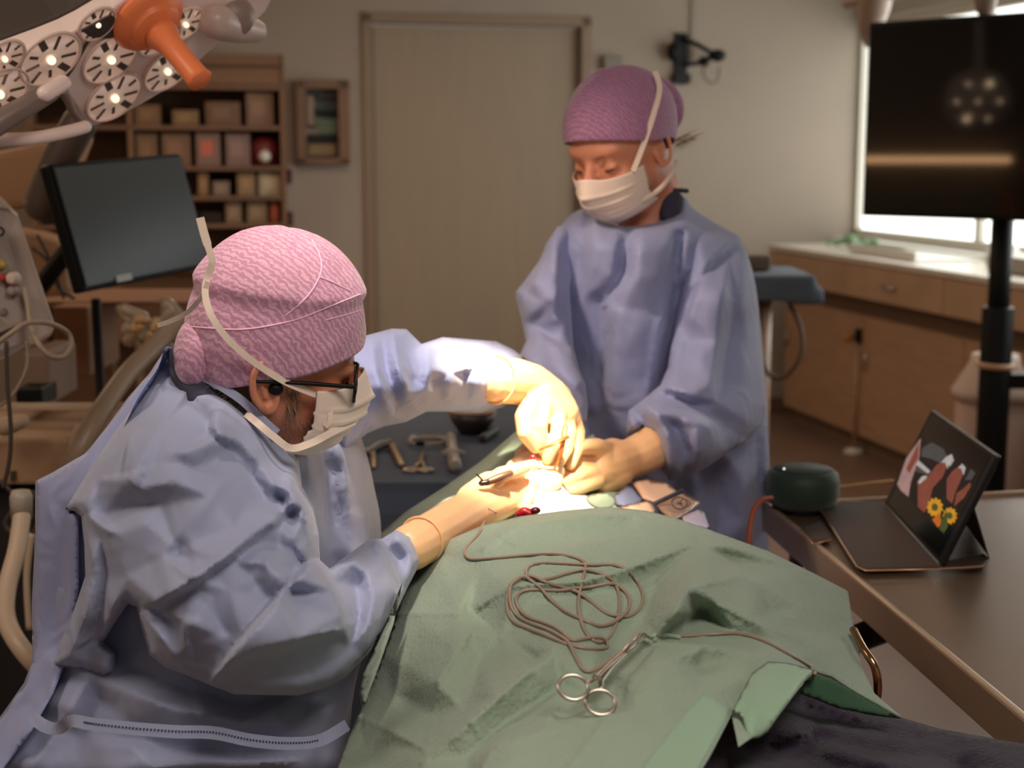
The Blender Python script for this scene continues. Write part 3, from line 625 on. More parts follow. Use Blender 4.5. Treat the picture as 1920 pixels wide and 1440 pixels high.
# large pale panel and boom behind the lamp
bm_ = thing('equipment_boom', W(60, 330, 3.45), 'blurred tan equipment boom box beneath the lamp', 'boom')
obj('column', MB().prism(WP([(-80, 300, 3.45), (150, 250, 3.45), (120, 330, 3.45), (60, 390, 3.45), (-80, 400, 3.45)]), (0, .15, 0)), mat('tan_panel', (186, 138, 98), .6), bm_, bevel=.02)
obj('lower_panel', MB().prism(WP([(-60, 420, 3.55), (60, 440, 3.55), (120, 460, 3.55), (130, 555, 3.55), (60, 560, 3.55), (-60, 560, 3.55)]), (0, .15, 0)), mat('tan_panel2', (176, 130, 90), .6), bm_, bevel=.02)
obj('arm', MB().rtube(WP([(150, 230, 3.05), (110, 300, 3.05), (80, 380, 3.05)]), [.035, .035, .04], 14), mat('dark_arm', (96, 78, 66), .5), bm_, smooth=True)
obj('wires', MB().tube(WP(spline([(60, 465, 3.38), (90, 490, 3.38), (110, 540, 3.38), (140, 560, 3.38)], 6)), .004, 8).tube(WP(spline([(70, 440, 3.38), (100, 500, 3.38), (120, 560, 3.38)], 6)), .004, 8), m_cab2, bm_, smooth=True)
# back-side worktop left with clutter
dk = thing('side_desk', W(430, 470, 5.6), 'low brown desk with pale edge behind the surgeon cap', 'desk')
obj('top', wb_(MB(), 200, 498, 560, 512, 5.6, .6), mat('desk_brown', (120, 94, 72), .6), dk, bevel=.005)
obj('front', wb_(MB(), 210, 512, 560, 640, 5.7, .5), mat('desk_front', (142, 112, 84), .6), dk)
obj('leg', wb_(MB(), 540, 512, 556, 900, 5.62, .05), mat('desk_brown', (0, 0, 0)), dk)
obj('leg', wb_(MB(), 205, 512, 220, 900, 5.62, .05), mat('desk_brown', (0, 0, 0)), dk)
# ================================================================ OPERATING LAMP
LN = nrm([.63, -.36, -.69]); LP0 = W(240, 60, 2.1)
def lp_(px, py, off=0.): return onplane(px, py, LP0 + LN * off, LN)
m_lamp = mat('lamp_shell', (250, 226, 216), .35, spec=.5); m_lampd = mat('lamp_back', (74, 62, 52), .6)
lamp = thing('operating_lamp', LP0 - LN * .1, 'white multi-lens operating lamp with an orange handle hanging at top left', 'lamp')
outl = [(-60, 135), (0, 112), (130, 62), (215, 14), (290, -30), (520, -90), (500, 20), (440, 62), (385, 105), (340, 150), (250, 205), (165, 240), (152, 215), (120, 172), (95, 172), (60, 195), (0, 225), (-60, 240)]
outd = [tuple(p) for p in spline(outl, 3, True)]
obj('front_plate', MB().prism([lp_(*p) for p in outd], -LN * .03), m_lamp, lamp, bevel=.004)
obj('housing', MB().prism([lp_(p[0], p[1]) - LN * .031 for p in outd], -LN * .12), m_lampd, lamp, bevel=.01)
m_glass = mat('lens_glass', (236, 214, 196), .08, metal=.0, spec=.8, coat=.6); m_refl = mat('lens_reflector', (236, 214, 198), .22, .2, coat=.6, emit=(255, 214, 190), estr=.16)
m_bulb = mat('lens_bulb', (255, 240, 220), .3, emit=(255, 226, 190), estr=1.1)
lens = [((92, 108), .046), ((205, 108), .044), ((212, 180), .046), ((311, 130), .040), ((296, 66), .036), ((345, 42), .030), ((-4, 172), .044), ((5, 106), .03), ((180, 42), .028)]
d_, la, lb_ = frame(LN)
for (q, r_) in lens:
    c = lp_(*q)
    rim = obj('lens', MB().ring(c + LN * .003, r_, .0025, LN, 40, 8), mat('lens_rim', (240, 214, 198), .3), lamp, smooth=True)
    dish = MB(); dish.lathe([(r_, 0), (r_ * .97, .0025), (0, .003)], c, LN, 36)
    obj('reflector', dish, m_refl, rim, smooth=True)
    fc = MB()
    for k in range(9):
        a = 2 * math.pi * k / 9; e = la * math.cos(a) + lb_ * math.sin(a); fc.box(c + e * r_ * (.62 + .12 * (k % 2)) + LN * .003, (r_ * (.5 - .2 * (k % 3 == 0)), r_ * (.10 + .12 * (k % 4 == 1)), .002), [e, np.cross(LN, e), LN])
    obj('facet', fc, mat('lens_facet', (150, 130, 118), .12, .6), rim)
    obj('bulb', MB().ell(c + LN * .006, r_ * .13), m_bulb, rim, smooth=True)
# seams and wing gap
seam = MB(); seam.tube([lp_(x, y, .002) for x, y in ((222, 30), (165, 78), (135, 130), (112, 160))], .0022, 6)
obj('seam', seam, m_lampd, lamp, smooth=True)
obj('wing_edge', MB().rtube([lp_(x, y, .004) for x, y in ((122, 172), (134, 205), (156, 236))], .006, 8), mat('wing_grey', (150, 128, 118), .4), lamp, smooth=True)
obj('centre_gap', MB().prism([lp_(x, y, .001) for x, y in ((150, 54), (205, 24), (240, 50), (210, 70), (165, 66))], LN * .004), mat('dark_gap', (70, 60, 56), .5), lamp, bevel=.001)
# orange sterile handle
hc = lp_(272, 28, .0); tip = W(384, 150, 0); ho = part('handle', hc, lamp, 'bright orange sterile handle cover')
# length so the tip lands about (382,150)
Ls = np.linspace(.05, .3, 60); r0 = rays(382, 148); best = min(Ls, key=lambda L: np.linalg.norm(np.cross(nrm(hc + LN * L - C0), nrm(r0))))
m_or = mat('orange_plastic', (252, 138, 84), .38, spec=.4, sss=0)
L = best
obj('flange', MB().lathe([(0, .0), (.052, .0), (.056, .008), (.05, .018), (.04, .022), (.038, .03), (.026, .036), (0, .036)], hc, LN, 44), m_or, ho, smooth=True, bevel=.001)
obj('grip', MB().lathe([(0, .03), (.025, .03), (.0235, .045), (.018, .06), (.0165, .09), (.017, L - .01), (.0185, L - .002), (.017, L), (0, L)], hc, LN, 36), m_or, ho, smooth=True)
# grey grab bar + joints
gb = part('grab_bar', W(40, 210, 1.95), lamp, 'thick grey grab bar')
obj('bar', MB().rtube(WP([(-60, 268, 1.9), (10, 222, 1.93), (96, 172, 1.98)]), [.0155, .0155, .0125], 16), mat('grey_bar', (126, 108, 98), .4), gb, smooth=True)
obj('ferrule', MB().rtube(WP([(84, 176, 1.96), (118, 156, 1.99)]), .011, 14), m_lamp, gb, smooth=True)
fr_ = MB().rtube(WP(spline([(-60, 262, 1.98), (0, 262, 2.0), (70, 258, 2.03), (130, 246, 2.06), (160, 238, 2.08)], 5)), .009, 12)
obj('bow', fr_, m_lamp, gb, smooth=True)
jt = part('joint', W(455, 50, 2.35), lamp)
obj('barrel', MB().rtube(WP([(405, 40, 2.2), (440, 52, 2.25), (478, 58, 2.3)]), [.026, .023, .018], 18), mat('joint_pale', (206, 184, 172), .35), jt, smooth=True)
obj('collar', MB().ell(W(425, 30, 2.24), (.042, .03, .035)), mat('joint_grey', (150, 130, 120), .4), jt, smooth=True)
obj('arm', MB().rtube(WP([(420, 20, 2.28), (450, -20, 2.32), (480, -90, 2.4)]), .04, 16), mat('joint_grey', (0, 0, 0)), jt, smooth=True)
# second operating lamp beside the picture, mirrored in the big screen
sp0, sd0 = mirror(1835, 190); sc_ = sp0 + sd0 * 3.9; sn_ = nrm(-sd0 + np.array([0, 0, -.25]))
sat = thing('satellite_lamp', sc_ - sn_ * .08, 'second round operating lamp hanging outside the picture at left', 'lamp')
obj('head', MB().lathe([(0, -.07), (.14, -.06), (.19, -.02), (.19, .0), (0, .0)], sc_, sn_, 40), m_lamp, sat, smooth=True)
_, s1_, s2_ = frame(sn_)
for k in range(7):
    a = k * math.pi / 3; q = sc_ + (s1_ * math.cos(a) + s2_ * math.sin(a)) * (.12 if k < 6 else 0) + sn_ * .003
    obj('lens', MB().ell(q, (.017 if k in (1, 4) else .009)), mat('lamp_on', (255, 240, 220), .3, emit=(255, 222, 180), estr=9), sat, smooth=True)
obj('arm', MB().rtube([sc_ - sn_ * .06, sc_ - sn_ * .15 + RZ * .2, np.array([sc_[0] - .1, sc_[1], 2.74])], .03), m_lamp, sat, smooth=True)
# ================================================================ TABLES
m_steel = mat('brushed_steel', (150, 124, 106), .36, .8, var=.06, vscale=30, stretch=(1, 14, 1), bump=.06, bscale=80)
m_steel2 = mat('bright_steel', (206, 190, 172), .22, 1)
# instrument table with dark blue cover, behind the surgical field
ITZ = .9; a = Wz(640, 905, ITZ); b = Wz(1010, 905, ITZ)
m_navy = mat('blue_table_cover', (84, 94, 112), .85, var=.1, vscale=5, bump=.3, bscale=12, bdist=.012)
it = thing('instrument_table', ((a[0] + b[0]) / 2, a[1] + .4, 0), 'instrument table under a dull blue cover between surgeon and assistant', 'table')
cv = MB(); x0, x1, y0, y1 = a[0] - .25, b[0] + .12, a[1], a[1] + .95
prof = [(0, 0), (.0, -.02), (-.012, -.06), (-.02, -.3), (-.03, -.7)]
per = densify([(x0, y0), (x1, y0), (x1, y1), (x0, y1)], .03); cxy = np.array([(x0 + x1) / 2, (y0 + y1) / 2]); n = len(per); v = []
for (o_, z_) in prof:
    for i, p in enumerate(per):
        d = nrm(p - cxy); k = -o_ + (.012 * math.sin(i * .55) + .008 * math.sin(i * 1.3)) * min(1, -z_ / .15); q = p + d * k; v.append((q[0], q[1], ITZ + z_))
cv.add(v, [(i + n * r, (i + 1) % n + n * r, (i + 1) % n + n * (r + 1), i + n * (r + 1)) for r in range(len(prof) - 1) for i in range(n)] + [tuple(range(n))])
obj('cover', cv, m_navy, it, smooth=False, bevel=0)
fr = MB()
for x in (x0 + .06, x1 - .06):
    for y in (y0 + .06, y1 - .06): fr.tube([(x, y, 0), (x, y, ITZ - .03)], .014)
obj('legs_frame', fr, m_steel, it, smooth=True); obj('tabletop', MB().box(((x0 + x1) / 2, (y0 + y1) / 2, ITZ - .02), (x1 - x0 - .03, y1 - y0 - .03, .025)), m_steel, it)
def T(px, py, h=.0): return Wz(px, py, ITZ + h)
dull = mat('tan_steel', (140, 112, 82), .35, .7); pale = mat('cloudy_white', (176, 164, 154), .35, trans=.1)
rt = thing('retractor', T(720, 880), 'angled tan retractor lying open at the left of the instrument table', 'retractor')
obj('blade', MB().rtube([T(686, 852, .006), T(710, 836, .012), T(732, 830, .014)], [.008, .010, .009], 10), mat('dark_steel', (84, 78, 74), .3, .8), rt, smooth=True)
obj('arm', MB().rtube([T(732, 828, .013), T(742, 850, .010), T(753, 872, .006)], .009, 8, .5), dull, rt, smooth=True)
obj('arm', MB().rtube([T(699, 848, .012), T(700, 862, .008), T(700, 876, .005)], .006, 8, .5), dull, rt, smooth=True)
obj('screw', MB().ell(T(685, 846, .012), .008), pale, rt, smooth=True)
sn = thing('dissecting_scissors', T(785, 880), 'small scissors with two bright rings on the blue instrument table', 'scissors')
for k, x in enumerate((772, 798)): obj('finger_ring', MB().ring(T(x, 881, .005), .016, .0032, (0, 0, 1), 24, 6, sx=.8), m_steel2, sn, smooth=True)
obj('blades', MB().rtube([T(778, 876, .006), T(788, 866, .007), T(793, 848, .006)], .004, 8).rtube([T(796, 876, .006), T(790, 866, .007), T(792, 850, .006)], .004, 8), dull, sn, smooth=True)
ch = MB(); ch.ring(T(802, 826, .01), .042, .004, (0, 0, 1), 30, 8); dish = thing('clear_dish', T(802, 826), 'clear oval dish with a black spot on the blue table', 'dish')
obj('rim', ch, pale, dish, smooth=True); obj('bowl', MB().lathe([(0, 0), (.04, 0), (.042, .01), (.038, .004), (0, .003)], T(802, 826, .001), n=30), mat('cloudy_grey', (112, 108, 110), .3, trans=.2), dish, smooth=True)
obj('black_clip', MB().box(T(788, 831, .012), (.02, .012, .012)), BP, dish, bevel=.002)
sy = thing('syringe', T(850, 860), 'cloudy white plastic syringe with a round plunger end on the blue table', 'syringe')
obj('barrel', MB().rtube([T(845, 820, .016), T(848, 848, .016)], .012, 14), pale, sy, smooth=True)
obj('flange', MB().ell(T(850, 850, .016), (.026, .012, .01)), pale, sy, smooth=True)
obj('plunger', MB().rtube([T(850, 856, .014), T(853, 874, .014)], [.013, .014], 12), pale, sy, smooth=True)
bd = thing('metal_bowl', T(885, 800), 'round steel bowl with a peach coloured lid at the back of the blue table', 'bowl')
obj('bowl_body', MB().lathe([(0, 0), (.032, 0), (.05, .03), (.056, .05), (0, .05)], T(886, 812, .0), n=32), mat('bowl_dark', (86, 78, 78), .4, .6), bd, smooth=True)
obj('lid', MB().lathe([(0, .051), (.055, .051), (.057, .055), (.05, .059), (0, .058)], T(886, 812, .0), n=32), mat('peach_lid', (200, 158, 124), .5), bd, smooth=True, bevel=.001)
obj('black_tube', MB().rtube([T(905, 822, .01), T(928, 806, .01)], .010, 10), mat('dark_rubber', (60, 56, 58), .5), None, 'short dark rubber tube beside the bowl on the blue table', 'tube', smooth=True)
# steel side table on the right
SZ = .92; c0 = Wz(1430, 940, SZ); TY = R(9.5)
SX = np.array([math.cos(TY), math.sin(TY), 0]); SYv = np.array([math.sin(TY), -math.cos(TY), 0])
e1 = Wz(1925, 1352, SZ); SYv = nrm(e1 - c0); SX = np.array([-SYv[1], SYv[0], 0]) * -1
if SX[0] < 0: SX = -SX
fr_ = Wz(1865, 884, SZ); SX = nrm(nrm(fr_ - c0) * .5 + SX * .5); SX = nrm(SX - SYv * (SX @ SYv) * .6)
TW_, TL_ = .62, 1.12
def S(x, y, z=0.): return c0 + SX * x + SYv * y + RZ * z
sd = thing('steel_side_table', S(TW_ / 2, TL_ / 2, -SZ), 'stainless steel side table with raised rim at the right', 'table')
AXS = np.array([SX, SYv, RZ])
mb = MB(); mb.prism([S(.012, .012, -.012), S(TW_ - .012, .012, -.012), S(TW_ - .012, TL_ - .012, -.012), S(.012, TL_ - .012, -.012)], (0, 0, .006)); obj('tray_top', mb, m_steel, sd)
m_rim = mat('rim_steel', (196, 168, 140), .3, .55, bump=.05, bscale=200)
def rimbar(a, b): return MB().prism([a - RZ * .055, b - RZ * .055, b, a], nrm(np.cross(nrm(b - a), RZ)) * .012)
obj('rim', rimbar(S(0, TL_), S(0, 0)), m_rim, sd, bevel=.004); obj('rim', rimbar(S(0, 0), S(TW_, 0)), m_rim, sd, bevel=.004)
obj('rim', rimbar(S(TW_, 0), S(TW_, TL_)), m_rim, sd, bevel=.004); obj('rim', rimbar(S(TW_, TL_), S(0, TL_)), m_steel, sd, bevel=.004)
for x, y in ((.05, .06), (TW_ - .05, .06), (.05, TL_ - .06), (TW_ - .05, TL_ - .06)):
    obj('leg', MB().tube([S(x, y, -.05), S(x, y, -SZ + .03)], .014, 14), m_steel, sd, smooth=True)
obj('lower_shelf', MB().prism([S(.03, .04, -.7), S(TW_ - .03, .04, -.7), S(TW_ - .03, TL_ - .04, -.7), S(.03, TL_ - .04, -.7)], (0, 0, .012)), m_steel, sd)
# smart speaker, flat round
m_gr = mat('dark_green_fabric', (32, 56, 40), .6, var=.15, vscale=60, bump=.3, bscale=500, bdist=.0006, sheen=.3)
sp_c = Wz(1503, 950, SZ); spk = thing('round_speaker', sp_c, 'round dark green fabric speaker on the corner of the steel table', 'speaker')
SR = .066
obj('body', MB().lathe([(0, 0), (SR * .72, 0), (SR * .93, .008), (SR, .025), (SR, .048), (SR * .95, .062), (SR * .82, .069), (0, .070)], sp_c + RZ * .001, n=48), m_gr, spk, smooth=True)
obj('top_disc', MB().lathe([(0, 0), (SR * .80, 0), (SR * .78, .0015), (0, .002)], sp_c + RZ * .070, n=48), mat('green_rubber', (30, 46, 38), .5), spk, smooth=True)
obj('base_ring', MB().lathe([(0, 0), (SR * .8, 0), (SR * .8, .004), (0, .004)], sp_c - RZ * .003, n=40), BP, spk)
obj('status_light', MB().ell(sp_c + RZ * .0725 + np.array([-.036, -.012, 0]), .0016), mat('white_led', (255, 255, 255), .4, emit=(255, 255, 255), estr=1.5), spk, smooth=True)
P = spline([(1447, 934, 2.42), (1428, 938, 2.40), (1412, 960, 2.38), (1405, 1000, 2.36), (1404, 1040, 2.35), (1406, 1090, 2.33)], 8)
obj('orange_cord', MB().tube(WP(P), .0042, 10), mat('orange_cord', (176, 84, 58), .55), None, 'orange cord leaving the green speaker and dropping behind the drape', 'cord', smooth=True)
obj('edge_glint', MB().rtube([Wz(1578, 912, SZ + .004), Wz(1672, 901, SZ + .004)], .004, 8, .5), mat('glint_gold', (226, 176, 110), .25, .6), None, 'golden glint on the far edge of the steel table, added as a strip', 'strip', smooth=True)  # added strip stands for the golden glint on the table's far edge
# tablet with folio stand
m_fol = mat('folio_leather', (66, 50, 42), .6, var=.08, vscale=60, bump=.2, bscale=300, bdist=.0006); m_tab = mat('tablet_black', (12, 11, 11), .3)
tb_ = thing('tablet', Wz(1760, 1058, SZ + .006), 'black tablet standing in a folio case, screen showing hands and yellow flowers', 'tablet')
BLp, BRp = Wz(1657, 944, SZ + .008), Wz(1764, 1060, SZ + .008); ex = nrm(BRp - BLp); wlen = np.linalg.norm(BRp - BLp)
# height edge: find tilt so that top edge falls right in the picture
TLp, TRp = None, None; best = 9e9
nh = nrm(np.cross(ex, RZ))
def prj(p): d = np.asarray(p) - C0; return 960 + F_PX * d[0] / (d @ FW), 720 - F_PX * (d @ UP) / (d @ FW)
for tl in np.linspace(20, 88, 69):
    for hl in np.linspace(.10, .30, 41):
        for sg in (1, -1):
            ez = nh * sg * math.cos(R(tl)) + RZ * math.sin(R(tl)); q1 = prj(BLp + ez * hl); q2 = prj(BRp + ez * hl)
            e = math.hypot(q1[0] - 1745, q1[1] - 768) + math.hypot(q2[0] - 1868, q2[1] - 852)
            if e < best: best = e; EZ = ez; HL = hl
print('tablet fit', best, wlen, HL)
EN = nrm(np.cross(ex, EZ)); EN = EN if EN @ (C0 - BLp) > 0 else -EN; AXT = np.array([ex, EN, EZ]); tc_ = (BLp + BRp) / 2 + EZ * HL / 2
obj('body', MB().box(tc_ - EN * .004, (wlen, .008, HL), AXT), m_tab, tb_, bevel=.003)
def tq(u, v, off): return BLp + ex * wlen * u + EZ * HL * v + EN * off
def tpoly(pts, off, name, m_, par):
    return obj(name, MB().prism([tq(u, v, off) for u, v in pts], EN * .0002), m_, par)
scr = tpoly([(.06, .04), (.94, .04), (.94, .96), (.06, .96)], .0002, 'screen', mat('tablet_screen', (16, 13, 15), .12, spec=.6), tb_)
# picture on the screen (flat print): dark ground, raised hands, white gloves, two yellow flowers
def disp(name, rgb, e=.8): return mat(name, rgb, .3, emit=rgb, estr=e * .45, var=.25, vscale=60)
sk = disp('picture_skin', (150, 84, 70), .35); skl = disp('picture_skin_light', (190, 160, 160), .4); yl = disp('picture_yellow', (226, 168, 40), .5); gyp = disp('picture_grey', (88, 92, 96), .3); grn = disp('picture_green', (80, 100, 50), .3); wht = disp('picture_white', (200, 200, 205), .5)
# picture area in px: (1690,945),(1735,820),(1838,900),(1770,1005)
def inv(px, py):
    p = onplane(px, py, BLp, EN); d = p - BLp; return (d @ ex) / wlen, (d @ EZ) / HL
def ppx(pts, off, name, m_): return tpoly([inv(*p) for p in pts], off, name, m_, scr)
ppx([(1681, 912), (1728, 818), (1832, 886), (1772, 1005)], .0005, 'photograph', disp('picture_dark', (26, 26, 30), .1))
ppx([(1683, 908), (1700, 860), (1727, 822), (1724, 860), (1708, 905), (1704, 932), (1690, 920)], .0008, 'arm_left', skl)
ppx([(1700, 880), (1724, 828), (1722, 860), (1706, 888)], .0010, 'forearm', sk)
for k, pl_ in enumerate(([(1722, 950), (1722, 905), (1738, 898), (1758, 872), (1772, 862), (1778, 872), (1768, 896), (1750, 915), (1742, 950), (1734, 962)],
     [(1776, 935), (1776, 900), (1786, 885), (1802, 872), (1810, 880), (1802, 902), (1792, 925), (1786, 945)], [(1790, 950), (1795, 925), (1806, 918), (1820, 905), (1822, 912), (1808, 935)])):
    ppx(pl_, .0010, 'hand', sk)
for pl_ in ([(1766, 868), (1774, 859), (1781, 866), (1778, 880), (1774, 868)], [(1798, 878), (1806, 870), (1812, 878), (1808, 892), (1804, 880)], [(1722, 905), (1730, 894), (1740, 892), (1738, 898), (1726, 908)], [(1774, 858), (1786, 852), (1790, 864), (1782, 876), (1778, 866)]):
    ppx(pl_, .0014, 'fingertip', wht)
for pl_ in ([(1730, 840), (1748, 830), (1770, 842), (1776, 856), (1764, 868), (1745, 860), (1728, 856)], [(1810, 900), (1822, 880), (1830, 888), (1822, 900)], [(1716, 884), (1720, 864), (1744, 884), (1740, 890)]):
    ppx(pl_, .0008, 'grey_gear', gyp)
ppx([(1719, 872), (1724, 864), (1746, 884), (1742, 889)], .0016, 'white_line', wht)
def flower(cx, cy, r0):
    pts = []
    for k in range(22):
        a = 2 * math.pi * k / 22; q = r0 * (1 if k % 2 else .78); pts.append((cx + q * .85 * math.cos(a), cy + q * math.sin(a)))
    ppx(pts, .0018, 'flower', yl)
    ppx([(cx + r0 * .38 * .85 * math.cos(a), cy + r0 * .38 * math.sin(a)) for a in np.linspace(0, 6, 10)], .0022, 'flower_centre', grn)
flower(1755, 952, 19); flower(1783, 968, 17); ppx([(1750, 975), (1764, 962), (1768, 985), (1760, 990)], .0020, 'petal', disp('picture_orange', (214, 120, 40), .4))
ppx([(1768, 975), (1778, 958), (1780, 990), (1772, 1000), (1764, 994)], .0024, 'stem', grn)
# folio
fo = tb_
m_edge = mat('folio_highlight', (206, 164, 124), .25, .5)  # pale thin tubes put in for the light caught along the folio edges
for pe in ([(1540, 958), (1606, 1062), (1622, 1070), (1762, 1067), (1845, 1062)], [(1500, 992), (1510, 1004), (1525, 1020), (1558, 1012)]):
    obj('edge_highlight', MB().rtube([Wz(x, y, SZ + .007) for x, y in pe], .0012, 6), m_edge, tb_, smooth=True)
def fold_slab(pts, th, name): return obj(name, MB().prism(pts, RZ * th), m_fol, tb_, bevel=.0015)
fold_slab([Wz(x, y, SZ + .002) for x, y in ((1540, 958), (1578, 942), (1655, 944), (1762, 1066), (1622, 1070), (1606, 1062))], .004, 'folio_flap')
fold_slab([Wz(x, y, SZ + .001) for x, y in ((1508, 992), (1538, 980), (1560, 1012), (1525, 1020), (1508, 1004))], .004, 'folio_tab')
fold_slab([Wz(x, y, SZ + .001) for x, y in ((1760, 1058), (1845, 1042), (1856, 1052), (1842, 1068), (1764, 1070))], .004, 'folio_tab')
bk0, bk1 = tq(.06, .55, -.006), tq(.98, .55, -.006)
obj('folio_back', MB().prism([bk0, bk1, Wz(1856, 1048, SZ + .004), Wz(1822, 930, SZ + .004)], EN * .003), m_fol, tb_, bevel=.001)
# chrome loop and black bar between drape and steel table
cl = thing('chrome_handle', W(1640, 1300, 1.75), 'curved chrome handle of the operating table beside the drape', 'handle')
obj('loop', MB().tube(WP(spline([(1600, 1180, 1.72), (1618, 1215, 1.68), (1640, 1250, 1.66), (1646, 1290, 1.66), (1640, 1330, 1.68), (1620, 1360, 1.7)], 6)), .005, 10), mat('bronze_chrome', (170, 130, 96), .15, .95), cl, smooth=True)
bb = thing('table_crossbar', W(1650, 1180, 2.1), 'thick black bar passing under the steel table beside the drape', 'bar')
obj('bar', MB().rtube(WP([(1560, 1215, 2.15), (1760, 1140, 2.25)]), .022, 14), BP, bb, smooth=True)
# ================================================================ OPERATING TABLE + DRAPES
m_black = mat('table_vinyl', (12, 12, 14), .5)
ot = thing('operating_table', (.28, 1.5, 0), 'black padded operating table under the green drapes', 'operating table')
obj('mattress', MB().prism([(.02, 1.05, .68), (.2, .90, .68), (.42, 1.3, .68), (.36, 1.75, .68), (.2, 2.2, .68), (-.06, 2.2, .68)], (0, 0, .08)), m_black, ot, bevel=.02)
obj('column', MB().box((.15, 1.7, .39), (.2, .3, .58)), m_black, ot, bevel=.01); obj('base', MB().box((.15, 1.6, .05), (.36, .7, .1)), m_steel, ot, bevel=.02)
# patient, covered: one lying body
pt = MB(); 
pt.rtube([(.46, .98, .82), (.32, 1.28, .85), (.20, 1.58, .92)], [.08, .10, .13], 14, .62)
pt.rtube([(.20, 1.58, .92), (.09, 1.86, .93)], [.14, .12], 14, .6).rtube([(.09, 1.86, .95), (.04, 2.0, .965)], .055)
pt.ell((.03, 2.08, .985), (.078, .098, .085)); pt.rtube([(-.06, 1.78, .93), (-.1, 1.55, .92), (-.06, 1.35, .92)], [.045, .04, .035]); pt.rtube([(.22, 1.84, .93), (.36, 1.62, .92), (.42, 1.42, .92)], [.045, .04, .035])
m_skin = mat('skin', (208, 140, 112), .5, var=.12, vscale=25, sss=.15, bump=.15, bscale=250, bdist=.0008)
pa = thing('patient', (.2, 1.5, .88), 'person lying on the operating table, almost fully covered by green drapes', 'person')
obj('body', fuse(pt, .012, 8), m_skin, pa, smooth=True)
m_dr = mat('green_drape', (150, 166, 148), .72, rgb2=(136, 154, 135), vscale=4, bump=.8, bscale=120, bdist=.0026, detail=3, sheen=.15, distort=1.0, spec=.3)
m_hem = mat('green_hem', (138, 168, 142), .6, bump=.15, bscale=600, bdist=.0005, sheen=.15)
dout = [(560, 1560), (632, 1440), (662, 1362), (700, 1275), (735, 1180), (765, 1078), (795, 1034), (850, 1008), (905, 985), (975, 968), (1060, 957), (1140, 950), (1210, 957), (1270, 972), (1330, 993), (1440, 1033),
        (1520, 1072), (1590, 1108), (1598, 1160), (1617, 1252), (1640, 1300), (1692, 1345), (1610, 1300), (1560, 1268), (1528, 1259), (1500, 1290), (1462, 1340), (1425, 1372), (1385, 1400), (1372, 1340), (1330, 1420), (1240, 1560)]
def zbase(V):
    c = [(632, 1440, .96), (700, 1275, .965), (735, 1180, .985), (765, 1078, 1.01), (850, 1008, 1.075), (975, 968, 1.105), (1140, 950, 1.112), (1270, 972, 1.10), (1440, 1033, 1.055), (1590, 1108, .985), (1617, 1252, .955), (1692, 1345, .975),
         (900, 1150, 1.08), (1080, 1120, 1.105), (1250, 1100, 1.10), (1420, 1180, 1.06), (1000, 1300, 1.07), (1200, 1300, 1.075), (850, 1300, 1.045), (1400, 1300, 1.05), (900, 1450, 1.05), (1150, 1450, 1.065), (1330, 1420, 1.06), (780, 1440, 1.02), (1240, 1560, 1.06), (560, 1560, .93), (1500, 1290, 1.03)]
    return tps(c, V, 2e-3)
H = .0; 
dfold = [
 [(812, 1030, 0), (905, 1026, .004), (960, 990, .010), (1080, 970, .012), (1195, 962, .014), (1300, 988, .010), (1400, 1022, .006)],
 [(900, 1066, -.002), (1010, 1026, -.003), (1110, 1008, -.002), (1190, 994, .002)],
 [(1015, 1058, .010), (1080, 1034, .014), (1168, 1004, .014), (1222, 1006, .010), (1300, 1028, .012), (1366, 1026, .014), (1480, 1062, .006), (1560, 1100, .002)],
 [(880, 1138, -.006), (960, 1098, .010), (1090, 1085, .006), (1180, 1066, .008), (1295, 1022, .012)], [(1000, 1130, -.004), (1130, 1110, -.006), (1240, 1070, -.008)],
 [(745, 1200, .002), (780, 1150, .010), (860, 1148, .010), (895, 1162, -.016), (940, 1200, -.010), (1000, 1245, -.012)],
 [(823, 1278, .016), (850, 1215, .018), (880, 1175, .006)], [(900, 1240, -.012), (880, 1320, -.014), (820, 1340, -.010)],
 [(870, 1280, -.006), (850, 1370, .006)], [(795, 1430, .012), (860, 1374, .016), (930, 1312, .018), (1000, 1254, .018), (1040, 1222, .006)],
 [(880, 1420, -.010), (960, 1350, -.010), (1050, 1290, -.012)], [(905, 1440, .012), (925, 1402, .014), (1020, 1370, .012), (1120, 1345, .006)],
 [(1220, 1240, .014), (1170, 1330, .012), (1100, 1400, .010)], [(1140, 1250, -.010), (1100, 1300, -.012), (1060, 1340, -.006)],
 [(1310, 1020, .006), (1370, 1050, -.008), (1425, 1095, .020), (1440, 1155, -.008), (1500, 1140, .006)],
 [(1292, 1106, .044), (1270, 1145, .040), (1235, 1190, .014), (1206, 1198, .0)], [(1222, 1120, -.012), (1208, 1165, -.016)],
 [(1310, 1150, -.014), (1270, 1180, -.012)], [(1292, 1106, .044), (1340, 1080, .034), (1390, 1082, .028), (1425, 1095, .022)],
 [(1340, 1130, .022), (1410, 1162, .016), (1450, 1172, .0), (1540, 1215, .010), (1620, 1290, .004)],
 [(1180, 1198, -.016), (1150, 1245, -.012)], [(1228, 1208, .0), (1236, 1250, .018), (1264, 1238, .014), (1310, 1252, -.004)], [(1200, 1230, -.006), (1188, 1270, .012), (1178, 1310, .008)],
 [(1240, 1196, .0), (1320, 1212, .012), (1400, 1228, .012), (1500, 1232, .006)], [(1380, 1190, -.006), (1460, 1205, -.004)],
 [(1500, 1078, .010), (1515, 1130, .008), (1535, 1190, -.006)], [(672, 1340, .008), (740, 1372, .012), (790, 1400, .010)], [(735, 1300, -.008), (700, 1400, -.008)], [(1315, 1300, .002), (1250, 1380, .002), (1200, 1440, .002)],
 [(1400, 1268, .006), (1385, 1330, -.004), (1375, 1345, .0)], [(1440, 1240, .010), (1500, 1250, .012)]]
